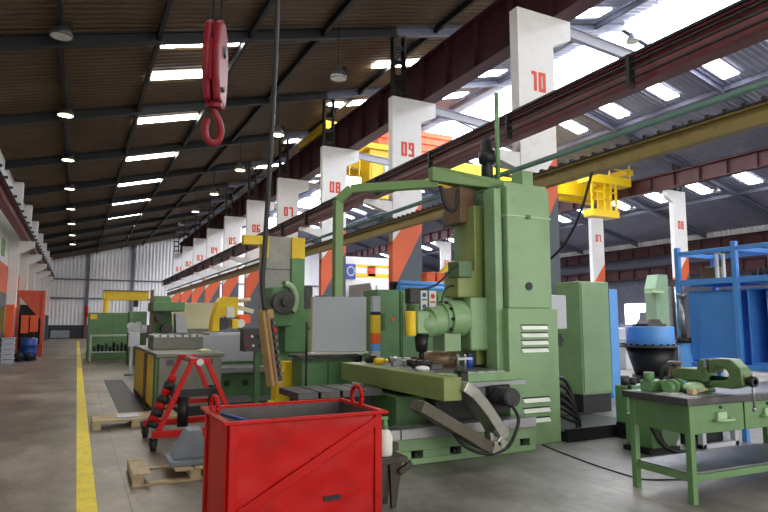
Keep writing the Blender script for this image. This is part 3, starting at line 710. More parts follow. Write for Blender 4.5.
# blue turntable
t = thing('rotary_table', 'round light blue rotary table on a black tapered pedestal behind the bench', 'machine', (11.35, 9.3, 0))
build(MB().cyl((11.35, 9.3, 1.1), (11.35, 9.3, 1.5), .5, n=48), 'drum', 'ltblue', t, .01)
fm = MB().cyl((11.35, 9.3, 1.05), (11.35, 9.3, 1.1), .7, n=48)
build(fm, 'flange', 'darkmetal', t)
mb = MB()
for i in range(24):
    a = 2*PI*i/24; mb.cyl((11.35+.6*math.cos(a), 9.3+.6*math.sin(a), 1.1), (11.35+.6*math.cos(a), 9.3+.6*math.sin(a), 1.13), .03, n=8)
build(mb, 'flange_bolt', 'blacksteel', t)
build(MB().cyl((11.35, 9.3, .45), (11.35, 9.3, 1.05), .34, .52, n=40).cyl((11.35, 9.3, 0), (11.35, 9.3, .45), .45, .4, n=40), 'pedestal', 'blacksteel', t)
build(MB().box(11.05, 11.65, 9.1, 9.5, 1.5, 1.56).prism([(11.1, 1.56), (11.6, 1.56), (11.5, 1.66), (11.2, 1.66)], 'y', 9.15, 9.45), 'fixture', 'darkmetal', t)
solo(MB().box(11.15, 11.45, 10.6, 11.0, 0, 1.55), 'upright_board', 'palegrey', 'pale grey upright panel left of the blue rotary table', 'panel')

# far machine, nave floor
t = thing('vertical_machine', 'pale green vertical machine far behind the blue rotary table', 'machine tool', (20.4, 16.4, 0))
build(MB().prism([(20.0, 0), (20.7, 0), (20.7, 3.45), (20.15, 3.45), (19.95, 2.9)], 'y', 16, 16.5), 'column', 'greygreen', t)
build(MB().box(20.7, 21.5, 16.2, 16.6, 0, 3.3), 'guard', 'darkmetal', t)
build(MB().box(20.8, 21.0, 16.1, 16.2, .9, 3.0).box(20.8, 21.4, 16.1, 16.2, .8, .9).cyl((21.3, 16.15, .9), (21.3, 16.15, 3.0), .06), 'guide_rod', 'metal', t)
build(MB().box(19.6, 20.2, 15.8, 16.2, 2.72, 2.8), 'lamp_hood', 'pale', t)
for i, (x, yv, w, d, h, mt, lb) in enumerate(((16.5, 14.5, 1.6, 1.0, 1.4, 'palegrey', 'pale grey machine housing in the middle hall behind the blue rotary table'),
        (24, 20.5, 2.2, 1.2, 1.5, 'steelgrey', 'grey storage box far behind the pale green vertical machine'), (19, 21, 3.0, 1.2, 1.7, 'palegrey', 'pale grey machine bed far back in the middle hall'),
        (30, 24, 3, 1.5, 2.2, 'steelgrey', 'grey machine block in the far right aisle'), (12.5, 17.0, 1.4, 1.0, 1.6, 'greypaint', 'grey machine cabinet behind the row of numbered columns'),
        (33, 19, 2.4, 1.5, 2.0, 'walldark', 'dark machine block against the far right wall'), (14.5, 30, 3, 1.5, 2.4, 'pale', 'pale green machine far down the middle hall'))):
    t = thing('machine_housing', lb, 'machine', (x+w/2, yv+d/2, 0))
    build(MB().box(x, x+w, yv, yv+d, 0, h*.75).prism([(x+.1, h*.75), (x+w-.1, h*.75), (x+w-.3, h), (x+.2, h)], 'y', yv+.1, yv+d-.1), 'housing', mt, t, .02)
    build(MB().box(x+w*.2, x+w*.6, yv-.02, yv, h*.25, h*.65), 'door', 'steelgrey', t)

# ------------------------------------------------------------------ workbench
bo = (4.87, 3.64, 0)
wb = thing('workbench', 'green steel workbench with two drawers and a lower shelf at right', 'workbench', bo)
X0, X1, YA, YB = 4.87, 6.95, 3.64, 4.33
build(MB().box(X0-.03, X1, YA-.04, YB+.03, .86, .925), 'top', 'benchtop', wb, .006)
build(MB().box(X0, X1-.02, YA+.02, YB-.01, .925, .929), 'top_plate', 'shelfmetal', wb)
for x in (X0+.03, X1-.08):
    for yv in (YA, YB-.06): build(MB().box(x, x+.06, yv, yv+.06, 0, .86), 'leg', 'bench', wb, .005)
build(MB().box(X0+.04, X0+.06, YA+.06, YB-.06, .6, .86).box(X0+.09, X1-.08, YB-.05, YB-.03, .6, .86), 'side_panel', 'bench', wb)
for i, (a, b) in enumerate(((X0+.13, X0+.76), (X0+.78, X0+1.42))):
    dr = build(MB().box(a, b, YA+.01, YA+.4, .6, .855), 'drawer', 'bench', wb, .005)
    hm = MB().box((a+b)/2-.06, (a+b)/2+.06, YA-.012, YA+.01, .7, .78).tube([((a+b)/2-.1, YA+.01, .71), ((a+b)/2-.1, YA-.05, .71), ((a+b)/2+.1, YA-.05, .71), ((a+b)/2+.1, YA+.01, .71)], .012, 8)
    build(hm, 'drawer_handle', 'pale', dr)
    build(MB().cyl(((a+b)/2, YA-.003, .82), ((a+b)/2, YA+.01, .82), .014, n=12), 'keyhole', 'black', dr)
build(MB().box(X0+1.44, X1-.08, YA+.01, YA+.03, .6, .86).box(X0+.09, X0+.13, YA+.005, YA+.06, .6, .86), 'front_panel', 'bench', wb)
build(MB().box(X0+.05, X1-.05, YA+.04, YB-.04, .245, .265), 'lower_shelf', 'shelfmetal', wb)
build(MB().box(X0+.09, X1-.08, YA+.005, YA+.045, .19, .25).box(X0+.035, X0+.075, YA+.06, YB-.06, .19, .25), 'shelf_rail', 'bench', wb, .004)
wb.rotation_euler.z = math.radians(-3)

vs = thing('bench_vise', 'large green bench vise with a hanging handle on the workbench', 'vise', (5.48, 3.85, .93))
V0 = .93
build(MB().cyl((5.47, 3.95, V0), (5.47, 3.95, V0+.05), .15, n=28).cyl((5.47, 3.95, V0+.05), (5.47, 3.95, V0+.1), .12, n=28), 'swivel_base', 'dkgreen', vs)
build(MB().prism([(4.22, V0+.12), (4.22, V0+.2), (4.1, V0+.23), (3.9, V0+.23), (3.86, V0+.33), (3.78, V0+.33), (3.78, V0+.1), (4.1, V0+.1)], 'x', 5.38, 5.55), 'fixed_body', 'visegreen', vs, .015)
build(MB().prism([(3.76, V0+.33), (3.7, V0+.33), (3.5, V0+.34), (3.4, V0+.26), (3.38, V0+.1), (3.5, V0+.06), (3.76, V0+.06), (3.76, V0+.12), (3.56, V0+.14), (3.53, V0+.2), (3.58, V0+.26), (3.68, V0+.27), (3.7, V0+.2), (3.76, V0+.2)], 'x', 5.39, 5.54), 'moving_jaw', 'visegreen', vs, .012)
build(MB().box(5.37, 5.56, 3.77, 3.8, V0+.25, V0+.335).box(5.39, 5.54, 3.5, 3.72, V0+.335, V0+.345), 'jaw_plate', 'metal', vs)
build(MB().cyl((5.465, 3.3, V0+.14), (5.465, 3.9, V0+.14), .03, n=14).cyl((5.465, 3.3, V0+.14), (5.465, 3.36, V0+.14), .05, n=16), 'screw', 'blacksteel', vs)
build(MB().cyl((5.465, 3.33, V0-.12), (5.465, 3.33, V0+.2), .012, n=10).ball((5.465, 3.33, V0-.12), .02, 8).ball((5.465, 3.33, V0+.2), .02, 8), 'handle', 'metal', vs)

for o_ in vs.children:
    for v_ in o_.data.vertices: v_.co.y = v_.co.y*.86; v_.co.z *= .95

# parts on the bench
def onbench(mb, name, mt, lb, ct, bev=.006): return solo(mb, name, mt, lb, ct, None, bev)
zb = .93
onbench(MB().box(5.0, 5.24, 4.1, 4.24, zb, zb+.1).cyl((5.05, 4.17, zb+.1), (5.05, 4.17, zb+.18), .05).cyl((5.15, 4.1, zb+.06), (5.15, 4.04, zb+.06), .05), 'valve_block', 'green', 'green valve block with round ports at the far left of the workbench', 'valve')
onbench(MB().cyl((5.02, 3.95, zb+.05), (5.3, 4.0, zb+.05), .05).cyl((5.08, 3.955, zb+.05), (5.12, 3.965, zb+.05), .075).cyl((5.2, 3.98, zb+.05), (5.24, 3.985, zb+.05), .075), 'pipe_fitting', 'green', 'green flanged pipe fitting lying before the valve block on the workbench', 'fitting', 0)
onbench(MB().tube([(5.28, 4.2, zb+.02), (5.2, 4.14, zb+.18), (5.28, 4.1, zb+.26), (5.4, 4.14, zb+.24)], .022, 8, 5), 'bent_hose', 'black', 'short black hose arching over the green parts on the workbench', 'hose', 0)
onbench(MB().cyl((5.5, 4.22, zb), (5.5, 4.22, zb+.24), .055).cyl((5.5, 4.22, zb+.24), (5.5, 4.22, zb+.27), .065), 'steel_sleeve', 'brown', 'upright brown steel sleeve at the back of the workbench', 'sleeve', 0)
onbench(MB().ball((5.28, 3.86, zb+.05), .1, 12, 1.3, .8, .5), 'green_rag', 'pale', 'crumpled pale green rag left of the vise', 'rag', 0)
onbench(MB().ball((5.27, 4.02, zb+.05), .08, 12, 1.2, .9, .6), 'white_rag', 'plastic', 'crumpled white rag between green fitting and vise', 'rag', 0)
onbench(MB().box(5.1, 5.16, 3.74, 3.8, zb, zb+.05), 'wood_block', 'wood', 'small wooden block at the front edge of the workbench, left one', 'block')
onbench(MB().beam((5.2, 3.78, zb+.012), (5.26, 3.7, zb+.05), .03, .02), 'wood_wedge', 'wood', 'small wooden wedge left of the vise base', 'wedge')
onbench(MB().box(4.95, 5.12, 3.85, 3.97, zb, zb+.006), 'paper_note', 'plastic', 'flat white paper on the left of the workbench', 'paper', 0)
onbench(MB().cyl((6.2, 4.0, zb), (6.2, 4.0, zb+.02), .03).box(5.9, 6.4, 4.1, 4.3, zb, zb+.01), 'scrap_plate', 'metal', 'thin bright plate on the workbench right of the vise', 'plate', 0)

# under / behind the bench
t = thing('pump_motor', 'green pump motor on the floor behind the workbench', 'motor', (6.6, 5.3, 0))
build(MB().box(6.3, 6.75, 5.2, 5.6, .06, .45), 'housing', 'green', t, .02)
build(MB().cyl((6.52, 5.1, .27), (6.52, 5.2, .27), .16, n=24), 'fan_cover', 'dkgreen', t)
build(MB().box(6.25, 6.8, 5.2, 5.6, 0, .06), 'foot', 'blacksteel', t)
build(MB().tube([(6.2, 5.15, .4), (6.25, 5.0, .15), (6.5, 4.92, .06), (6.8, 5.0, .1), (6.9, 5.15, .25)], .03, 8, 5), 'hose', 'black', t)
t = thing('coolant_unit', 'green coolant unit with black hoses behind the left end of the workbench', 'pump', (6.9, 6.0, 0))
build(MB().box(6.8, 7.3, 6.0, 6.2, .21, .72), 'tank', 'green', t, .015)
build(MB().box(6.8, 7.3, 6.0, 6.2, 0, .21), 'foot', 'blacksteel', t)
build(MB().cyl((6.9, 6.1, .72), (6.9, 6.1, .85), .06).cyl((7.05, 6.1, .72), (7.05, 6.1, .82), .05), 'valve', 'darkmetal', t)
build(MB().tube([(6.85, 5.98, .72), (6.8, 5.9, .5), (6.85, 5.88, .3), (7.0, 5.9, .22)], .025, 8, 5), 'hose', 'black', t)
t = thing('steel_crate', 'grey steel frame crate on the floor under the workbench', 'frame', (7.45, 5.25, 0))
mb = MB()
for x in (7.1, 7.75):
    for yv in (5.1, 5.6): mb.box(x, x+.07, yv, yv+.07, 0, .42)
mb.box(7.1, 7.17, 5.17, 5.6, .36, .42).box(7.75, 7.82, 5.17, 5.6, .36, .42)
mb.box(7.1, 7.82, 5.1, 5.17, 0, .06).box(7.1, 7.82, 5.1, 5.17, .36, .42).box(7.1, 7.82, 5.6, 5.67, .36, .42)
build(mb, 'frame', 'palegrey', t, .004)
build(MB().box(7.2, 7.72, 5.25, 5.5, 0, .35), 'core', 'blacksteel', t)
solo(MB().tube([(5.5, 6.25, .01), (5.4, 5.9, .01), (5.25, 5.15, .01), (5.2, 4.6, .01), (5.25, 4.4, .01), (5.7, 4.2, .01)], .008, 6, 6), 'floor_cable', 'black', 'thin black cable lying on the floor under the workbench', 'cable')

# ------------------------------------------------------------------ blue rack at right
rk = thing('storage_rack', 'blue steel storage rack behind the workbench', 'rack', (8.5, 5.2, 0))
RX0, RX1 = 8.1, 8.95
for yv in (6.07, 5.18, 4.28):
    for x in (RX0, RX1): build(MB().box(x-.035, x+.035, yv-.035, yv+.035, 0, 2.72), 'post', 'blue', rk, .006)
for z in (2.62, 2.17, .98):
    for x in (RX0, RX1): build(MB().box(x-.03, x+.03, 4.28, 6.07, z-.03, z+.03), 'beam', 'blue', rk, .004)
    for yv in (6.07, 5.18, 4.28): build(MB().box(RX0, RX1, yv-.03, yv+.03, z-.03, z+.03), 'cross_beam', 'blue', rk, .004)
build(MB().box(RX0, RX1, 4.28, 6.07, 2.2, 2.225), 'shelf', 'blue', rk)
build(MB().box(RX0, RX1, 4.28, 6.07, .99, 1.02), 'lower_shelf', 'blue', rk)
for (a, b, lb, mt) in ((5.26, 5.99, 'plain blue cabinet under the left bay of the blue rack', 'blue'), (4.35, 5.1, 'blue cabinet with open front under the right bay of the blue rack', 'blue')):
    t = thing('blue_cabinet', lb, 'cabinet', (8.55, (a+b)/2, 1.02), 'blue cabinets in the rack')
    if a > 5.2:
        build(MB().box(8.2, 8.85, a, b, 1.02, 2.06), 'body', mt, t, .008)
        build(MB().box(8.185, 8.2, a+.01, b-.01, 1.04, 2.05), 'door', mt, t, .004)
    else:
        build(MB().box(8.8, 8.85, a, b, 1.02, 2.06).box(8.2, 8.8, a, a+.02, 1.02, 2.06).box(8.2, 8.8, b-.02, b, 1.02, 2.06).box(8.2, 8.8, a+.02, b-.02, 2.04, 2.06).box(8.2, 8.8, a+.02, b-.02, 1.02, 1.05), 'body', mt, t, .004)
        build(MB().box(8.3, 8.8, 4.7, 4.9, 1.05, 2.02), 'inner_panel', 'ltblue', t)
zs = 2.226
solo(MB().box(8.3, 8.55, 5.62, 5.85, zs, zs+.18), 'brown_crate', 'brown', 'rusty brown crate on the top shelf of the blue rack', 'crate', None, .008)
solo(MB().box(8.25, 8.3, 5.55, 5.58, zs, zs+.4).box(8.25, 8.3, 5.45, 5.48, zs, zs+.4).box(8.25, 8.3, 5.45, 5.58, zs+.36, zs+.4), 'white_bracket', 'plastic', 'white U shaped bracket standing on the top shelf of the blue rack', 'bracket')
for i in range(6):
    yv = 5.05-i*.1
    solo(MB().cyl((8.3, yv, zs), (8.3, yv, zs+.06+.05*(i % 2)), .035, n=14), 'tool_holder', 'blacksteel', ('first', 'second', 'third', 'fourth', 'fifth', 'sixth')[i]+' black tool holder from the left on the rack shelf', 'tool', 'tool holders on the rack')
t = thing('hydraulic_cylinder', 'upright blue cylinder with bright rod at the left post of the blue rack', 'cylinder', (7.85, 5.85, 0))
build(MB().cyl((7.85, 5.85, 0), (7.85, 5.85, 1.3), .085, n=20), 'barrel', 'ltblue', t)
build(MB().cyl((7.85, 5.85, 1.3), (7.85, 5.85, 1.38), .1, n=20), 'collar', 'black', t)
build(MB().cyl((7.85, 5.85, 1.38), (7.85, 5.85, 1.95), .04, n=16).cyl((7.85, 5.85, 1.95), (7.85, 5.85, 2.02), .06, n=16), 'rod', 'metal', t)

# ------------------------------------------------------------------ pallets, casting, red stand, bottle
def pallet(x0, x1, y0, y1, lb, missing=()):
    t = thing('wooden_pallet', lb, 'pallet', ((x0+x1)/2, (y0+y1)/2, 0))
    for x in (x0, (x0+x1)/2-.05, x1-.1): build(MB().box(x, x+.1, y0, y1, .018, .1), 'bearer', 'wood', t, .004)
    for yv in (y0, y1-.1): build(MB().box(x0, x1, yv, yv+.1, 0, .018), 'bottom_board', 'wood', t)
    n = 6; st = (x1-x0)/n
    for i in range(n):
        if i in missing: continue
        build(MB().box(x0+i*st, x0+i*st+st*.84, y0, y1, .1, .12), 'deck_board', 'wood', t, .003)
    return t
pallet(.56, 1.75, 6.5, 7.25, 'wooden pallet with a missing board under the grey casting', (1,))
t = thing('wooden_pallet', 'low wooden pallet with long boards lying in front of the grey bed', 'pallet', (.9, 10.5, 0))
for x in (.28, .82, 1.4): build(MB().box(x, x+.12, 10.1, 10.85, 0, .1), 'bearer', 'wood', t, .004)
for i in range(5): build(MB().box(.28, 1.52, 10.1+i*.155, 10.23+i*.155, .1, .13), 'deck_board', 'wood', t, .003)
solo(MB().box(.62, .95, 10.25, 10.6, .13, .145), 'sheet_metal', 'palegrey', 'bright metal sheet lying on the low rear pallet', 'sheet')
t = thing('grey_casting', 'grey painted cast bracket standing on the near pallet', 'casting', (1.25, 6.9, .12))
build(MB().box(.92, 1.62, 6.62, 7.12, .12, .17), 'foot_plate', 'cast', t, .01)
build(MB().prism([(.96, .17), (1.6, .17), (1.5, .46), (1.36, .46), (1.36, .34), (1.25, .34), (1.25, .46), (1.1, .46)], 'y', 6.72, 7.0), 'upright', 'cast', t, .012)

t = thing('red_gantry_stand', 'red A-frame lifting stand on black castors behind the red bin', 'stand', (1.45, 8.6, 0))
for yv in (8.15, 9.15):
    build(MB().beam((1.36, yv, 1.1), (.96, yv, .2), .06, .06), 'leg', 'redst', t, .006)
    build(MB().beam((1.54, yv, 1.1), (1.95, yv, .2), .06, .06), 'leg', 'redst', t, .006)
    build(MB().box(1.32, 1.58, yv-.04, yv+.04, 1.06, 1.13), 'apex_plate', 'redst', t, .006)
    build(MB().box(.9, 2.0, yv-.045, yv+.045, .16, .24), 'foot_beam', 'redst', t, .006)
build(MB().cyl((1.45, 8.1, 1.08), (1.45, 9.2, 1.08), .045, n=16), 'top_tube', 'metal', t)
build(MB().box(1.1, 1.8, 8.6, 8.68, .5, .56).box(1.92, 2.0, 8.19, 9.11, .16, .24), 'cross_beam', 'redst', t)
for x in (.92, 1.98):
    for yv in (8.15, 9.15):
        c = build(MB().cyl((x-.03, yv, .07), (x+.03, yv, .07), .07, n=20), 'castor', 'black', t)
        build(MB().box(x-.045, x-.035, yv-.03, yv+.03, .06, .16).box(x+.035, x+.045, yv-.03, yv+.03, .06, .16).box(x-.045, x+.045, yv-.03, yv+.03, .14, .165), 'fork', 'blacksteel', c)
rm = [(.93, 8.5, .24), (.98, 8.5, .38), (1.05, 8.5, .55), (1.12, 8.5, .72), (1.18, 8.5, .9)]
for i, (p, q) in enumerate(zip(rm, rm[1:])):
    build(MB().cyl(p, ((p[0]+q[0])/2, p[1], (p[2]+q[2])/2), .075, n=16), 'jack_joint', 'black', t)
    build(MB().cyl(((p[0]+q[0])/2, p[1], (p[2]+q[2])/2), q, .05, n=16), 'jack_sleeve', 'redst', t)
build(MB().cyl((1.3, 8.4, .24), (1.3, 8.4, .62), .07, n=16).cyl((1.7, 8.5, .24), (1.7, 8.5, .75), .06, n=16).box(1.15, 1.75, 8.35, 8.5, .62, .72), 'jack_body', 'blacksteel', t)

t = thing('trestle_stand', 'dark steel trestle stand just right of the red bin', 'stand', (2.47, 4.9, 0))
build(MB().box(2.3, 2.64, 4.72, 5.0, .38, .43).prism([(2.52, .43), (2.68, .43), (2.68, .5), (2.55, .53)], 'y', 4.97, 5.03), 'top', 'darkrust', t, .006)
for x in (2.36, 2.5):
    build(MB().prism([(x, 0), (x+.04, 0), (x+.1, .38), (x-.02, .38)], 'y', 4.76, 4.8).prism([(x, 0), (x+.04, 0), (x+.1, .38), (x-.02, .38)], 'y', 4.92, 4.96), 'leg', 'darkrust', t)
build(MB().beam((2.56, 4.74, .3), (2.68, 4.74, .37), .04, .05), 'brace', 'darkrust', t)
t = thing('spray_bottle', 'white bottle with green pump top standing on the dark trestle', 'bottle', (2.48, 4.86, .43))
build(MB().lathe([(0, .431), (.062, .431), (.068, .45), (.068, .59), (.05, .64), (.024, .66), (0, .66)], (2.48, 4.86, 0), 20), 'body', 'plastic', t)
build(MB().cyl((2.48, 4.86, .655), (2.48, 4.86, .74), .03, .022, n=14).box(2.44, 2.51, 4.85, 4.87, .74, .765), 'pump_top', 'green', t)

# ------------------------------------------------------------------ grey bed, plates, central boring mill
t = thing('machine_bed', 'long grey machine bed with yellow and green side panels', 'machine bed', (1.78, 12.9, 0))
build(MB().box(1.27, 2.32, 10.9, 15.2, .15, 1.0).box(1.22, 2.36, 10.85, 15.25, 1.0, 1.06), 'bed', 'olive', t, .01)
for a, b, mt, lb in ((10.95, 11.25, 'dkgreen', 'dark green side panel'), (11.35, 12.3, 'yellow', 'yellow side panel'), (12.45, 12.9, 'brown', 'brown side panel'), (13.0, 14.9, 'yellow', 'yellow side panel')):
    build(MB().box(1.22, 1.27, a, b, .12, .99), 'side_panel', mt, t, .006, label=lb)
build(MB().box(1.24, 2.3, 10.88, 15.2, 0, .15), 'skid', 'blacksteel', t)
for x in (1.45, 2.1): build(MB().box(x-.06, x+.06, 10.88, 10.9, .86, .96), 'lug', 'darkmetal', t)
t = thing('slotted_plate', 'grey slotted plate block standing on the long grey bed', 'plate', (1.8, 12.9, 1.06))
build(MB().box(1.35, 2.3, 12.6, 13.6, 1.06, 1.3), 'block', 'olive', t, .01)
mb = MB()
for i in range(7): mb.box(1.35+i*.14, 1.45+i*.14, 12.55, 13.65, 1.3, 1.34)
build(mb, 'slotted_top', 'metal', t)
solo(MB().ball((2.05, 11.1, 1.09), .08, 10, 1.4, 1, .5), 'cream_rag', 'beige', 'cream rag lying on the near end of the long grey bed', 'rag')
solo(MB().box(.74, 1.2, 11.6, 18.4, 0, .012), 'trench_cover', 'black', 'dark steel cover strip on the floor left of the long grey bed', 'floor cover')

t = thing('boring_mill', 'green boring mill with tall grey column and yellow bands in mid hall', 'machine tool', (4.1, 14.4, 0))
build(MB().box(3.86, 4.58, 14, 14.3, .6, 3.66), 'grey_column', 'stain', t, .03, label='oil-streaked grey column face')
mb = MB()
for z in (2.85,): mb.box(3.88, 4.56, 13.985, 14.0, z, z+.02)
build(mb, 'cover_fold', 'darkmetal', t)
build(MB().box(4.58, 4.92, 13.95, 15.1, 0, 3.14), 'green_column', 'green', t, .02)
build(MB().box(4.58, 4.92, 13.95, 15.1, 3.14, 3.66), 'yellow_band', 'yellow', t, .01)
build(MB().box(3.35, 3.95, 13.75, 13.98, 3.4, 3.62).box(3.8, 3.95, 13.75, 13.98, 3.1, 3.4), 'yellow_beam', 'yellow', t, .01)
build(MB().box(3.8, 5.6, 13.6, 15.2, 0, .9).box(4.3, 5.5, 13.5, 14.0, .9, 1.9), 'body', 'green', t, .02)
build(MB().box(4.95, 5.2, 14.1, 14.9, 1.6, 2.5), 'side_motor', 'darkmetal', t, .05)
# round guard
gd = MB(); n = 14; vs2 = []
for i in range(n+1):
    a = PI*.5-PI*i/n*.75
    for R in (.36, .26):
        for yv in (13.2, 13.5): vs2.append((4.2+R*math.cos(a)*.9, yv, 2.1+R*math.sin(a)*1.2))
fs2 = []
for i in range(n):
    o = 4*i; fs2 += [(o, o+1, o+5, o+4), (o+2, o+6, o+7, o+3), (o, o+4, o+6, o+2), (o+1, o+3, o+7, o+5)]
gd.add(vs2, fs2, True)
build(gd, 'wheel_guard', 'pale', t)
build(MB().cyl((4.2, 13.25, 2.05), (4.2, 13.55, 2.05), .27, n=28).cyl((4.2, 13.1, 2.05), (4.2, 13.25, 2.05), .1, n=18), 'face_plate', 'darkmetal', t)
build(MB().box(3.95, 4.45, 13.4, 14, 1.5, 2.4), 'spindle_head', 'green', t, .03)
build(MB().box(2.45, 3.9, 14.3, 15.2, 0, .68).box(2.45, 3.95, 13.3, 14.3, 0, .5), 'table_base', 'dkgreen', t, .015)
for cx in (2.55, 2.95, 3.35): build(MB().cyl((cx, 13.29, .28), (cx, 13.3, .28), .07, n=16), 'hand_hole', 'black', t)
build(MB().box(2.45, 4.0, 13.2, 14.4, .5, .62), 'slotted_table', 'metal', t, .01)
build(MB().box(2.5, 3.9, 14.35, 14.45, .68, 1.3), 'splash_panel', 'palegrey', t, .008)
solo(MB().box(2.0, 3.3, 11.9, 13.0, 0, .05).box(3.33, 4.3, 11.9, 12.9, 0, .05), 'floor_plate', 'darkmetal', 'grey steel floor plates in front of the boring mill', 'plate')

t = thing('control_console', 'slanted dark control console on a green pedestal beside the yellow pendant', 'console', (3.0, 11.4, 0))
build(MB().box(3.05, 3.15, 11.4, 11.55, .05, 1.1), 'pedestal', 'green', t, .01)
build(MB().prism([(11.2, 1.05), (11.6, 1.05), (11.6, 1.48), (11.45, 1.48)], 'x', 2.8, 3.15), 'panel', 'darkmetal', t, .01)
build(MB().box(2.95, 3.25, 11.3, 11.65, 0, .05), 'foot', 'blacksteel', t)
for i in range(6): build(MB().cyl((2.86+.11*(i % 3), 11.27+.1*(i//3), 1.15+.17*(i//3)), (2.86+.11*(i % 3), 11.24+.1*(i//3), 1.16+.17*(i//3)), .025, n=10), 'knob', ('redst', 'plastic', 'black')[i % 3], t)
solo(MB().box(2.78, 3.05, 9.3, 9.6, 0, .35).box(2.84, 3.12, 9.3, 9.6, .35, .84).box(2.98, 3.12, 9.32, 9.58, .84, .97), 'yellow_step', 'yellow', 'bright yellow stepped block behind the yellow pendant', 'block', None, .006)

# yellow band saw and beige machine
t = thing('band_saw', 'yellow band saw with cream arms in the middle distance', 'saw', (4.4, 20.4, 0))
build(MB().prism([(3.9, 1.3), (4.15, 1.3), (4.15, 1.78), (4.75, 1.78), (4.75, 2.42), (4.2, 2.42), (4.08, 2.25), (3.95, 1.75)], 'y', 20, 20.6), 'bow_frame', 'yellow', t, .02)
build(MB().cyl((4.3, 20.1, 1.55), (4.3, 20.35, 1.55), .2, n=24), 'blade_wheel', 'darkmetal', t)
build(MB().box(4.55, 4.75, 19.95, 20.3, 1.38, 1.7), 'gear_box', 'yellow', t, .015)
build(MB().cyl((4.85, 20.0, 1.55), (4.85, 20.3, 1.55), .14, n=20), 'hub', 'plastic', t)
build(MB().box(4.35, 4.6, 19.9, 20, 1.75, 2.1), 'switch_cover', 'plastic', t, .01)
build(MB().beam((4.75, 20.2, 2.1), (5.3, 20.2, 1.95), .12, .14).cyl((4.7, 20.2, 2.3), (5.2, 20.2, 2.36), .06), 'arm', 'beige', t)
build(MB().box(4.8, 5.2, 20.1, 20.5, 1.55, 1.85), 'motor', 'orangep', t, .015)
build(MB().box(3.8, 5.4, 19.8, 20.9, 0, 1.25), 'base', 'palegrey', t, .015)
t = thing('beige_machine', 'beige hooded machine left of the yellow band saw', 'machine tool', (4.7, 28.1, 0))
build(MB().prism([(3.6, 1.3), (5.9, 1.3), (5.9, 2.45), (4.3, 2.45), (3.65, 2.0)], 'y', 27.5, 28.8), 'hood', 'beige', t, .02)
build(MB().box(3.65, 5.9, 27.5, 28.7, 0, 1.3), 'base', 'olive', t, .015)

# knee mill at the back
t = thing('knee_mill', 'green knee type milling machine behind the long grey bed', 'machine tool', (2.9, 24.5, 0))
build(MB().box(2.5, 3.6, 24.4, 25.4, 0, .35), 'base', 'green', t, .02)
build(MB().prism([(2.55, .35), (3.5, .35), (3.3, 1.6), (3.2, 2.6), (2.6, 2.6)], 'y', 24.6, 25.4), 'column', 'green', t, .02)
build(MB().box(2.45, 3.6, 23.6, 25.2, 2.0, 2.35), 'overarm', 'green', t, .03)
build(MB().box(2.55, 3.6, 24.0, 24.8, 1.05, 1.18), 'table', 'metal', t, .01)
build(MB().box(2.6, 3.2, 24.0, 24.7, .45, 1.05), 'knee', 'dkgreen', t, .02)
build(MB().cyl((3.0, 23.9, 1.35), (3.0, 24.3, 1.35), .18, n=20).cyl((2.75, 23.9, 1.75), (2.75, 24.2, 1.75), .14, n=20), 'handwheel', 'darkmetal', t)
build(MB().box(2.42, 2.52, 24.0, 24.2, .4, 2.8), 'rust_post', 'brown', t)
build(MB().prism([(3.35, 1.2), (3.75, 1.2), (3.65, 1.85), (3.3, 1.9)], 'y', 23.8, 24.4), 'guard', 'palegrey', t)
t = thing('turret_lathe', 'dark machine parts with chucks left of the knee mill', 'machine tool', (1.9, 24.9, 0))
build(MB().box(1.75, 2.38, 24.6, 25.4, 0, 1.2), 'base', 'dkgreen', t, .02)
build(MB().box(1.7, 2.38, 24.5, 25.2, 1.2, 1.5).cyl((1.8, 24.4, 1.45), (1.8, 24.6, 1.45), .14).cyl((2.05, 24.4, 1.5), (2.05, 24.6, 1.5), .12).cyl((2.26, 24.35, 1.4), (2.26, 24.6, 1.4), .1), 'chuck', 'metal', t)
build(MB().box(1.75, 2.36, 24.62, 25.3, 1.5, 2.0), 'headstock', 'green', t, .03)

# green lathe far left, stand and jib hoist
t = thing('green_lathe', 'green lathe cabinet with yellow sign near the end of the aisle', 'lathe', (1.3, 29, 0))
build(MB().box(.42, 2.35, 28.6, 29.8, 0, 2.0), 'cabinet', 'green', t, .03)
build(MB().box(.5, .76, 28.585, 28.6, 1.72, 1.93), 'yellow_sign', 'yellow', t)
build(MB().box(1.4, 1.42, 28.585, 28.6, .2, 1.95), 'door_seam', 'dkgreen', t)
build(MB().cyl((2.35, 29.1, 1.2), (2.6, 29.1, 1.2), .4, n=24), 'chuck_guard', 'green', t)
t = thing('steel_rack_table', 'grey steel table with a shelf of dark parts before the green lathe', 'table', (1.25, 27.3, 0))
build(MB().box(.5, 2.0, 27, 27.7, 1.02, 1.08), 'top', 'palegrey', t)
for x in (.5, 1.93):
    for yv in (27, 27.63): build(MB().box(x, x+.07, yv, yv+.07, 0, 1.02), 'leg', 'palegrey', t)
build(MB().box(.5, 2.0, 27, 27.7, .36, .41), 'shelf', 'palegrey', t)
for i in range(9):
    x = .68+i*.145; h = (.22, .3, .26, .34, .2, .36, .3, .38, .28)[i]
    solo(MB().cyl((x, 27.2, .41), (x, 27.2, .41+h), .05, n=12).cyl((x, 27.2, .41+h*.6), (x, 27.2, .41+h*.75), .065, n=12), 'tool_holder', 'blacksteel' if i % 3 else 'darkmetal',
         ('first', 'second', 'third', 'fourth', 'fifth', 'sixth', 'seventh', 'eighth', 'ninth')[i]+' dark tool holder from the left on the grey table shelf', 'tool', 'tool holders on the grey table')
t = thing('jib_hoist', 'yellow jib hoist standing behind the green lathe', 'hoist', (1.2, 30.3, 0))
build(MB().cyl((1.15, 30.3, 0), (1.15, 30.3, 2.95), .12, n=16), 'post', 'yellow', t)
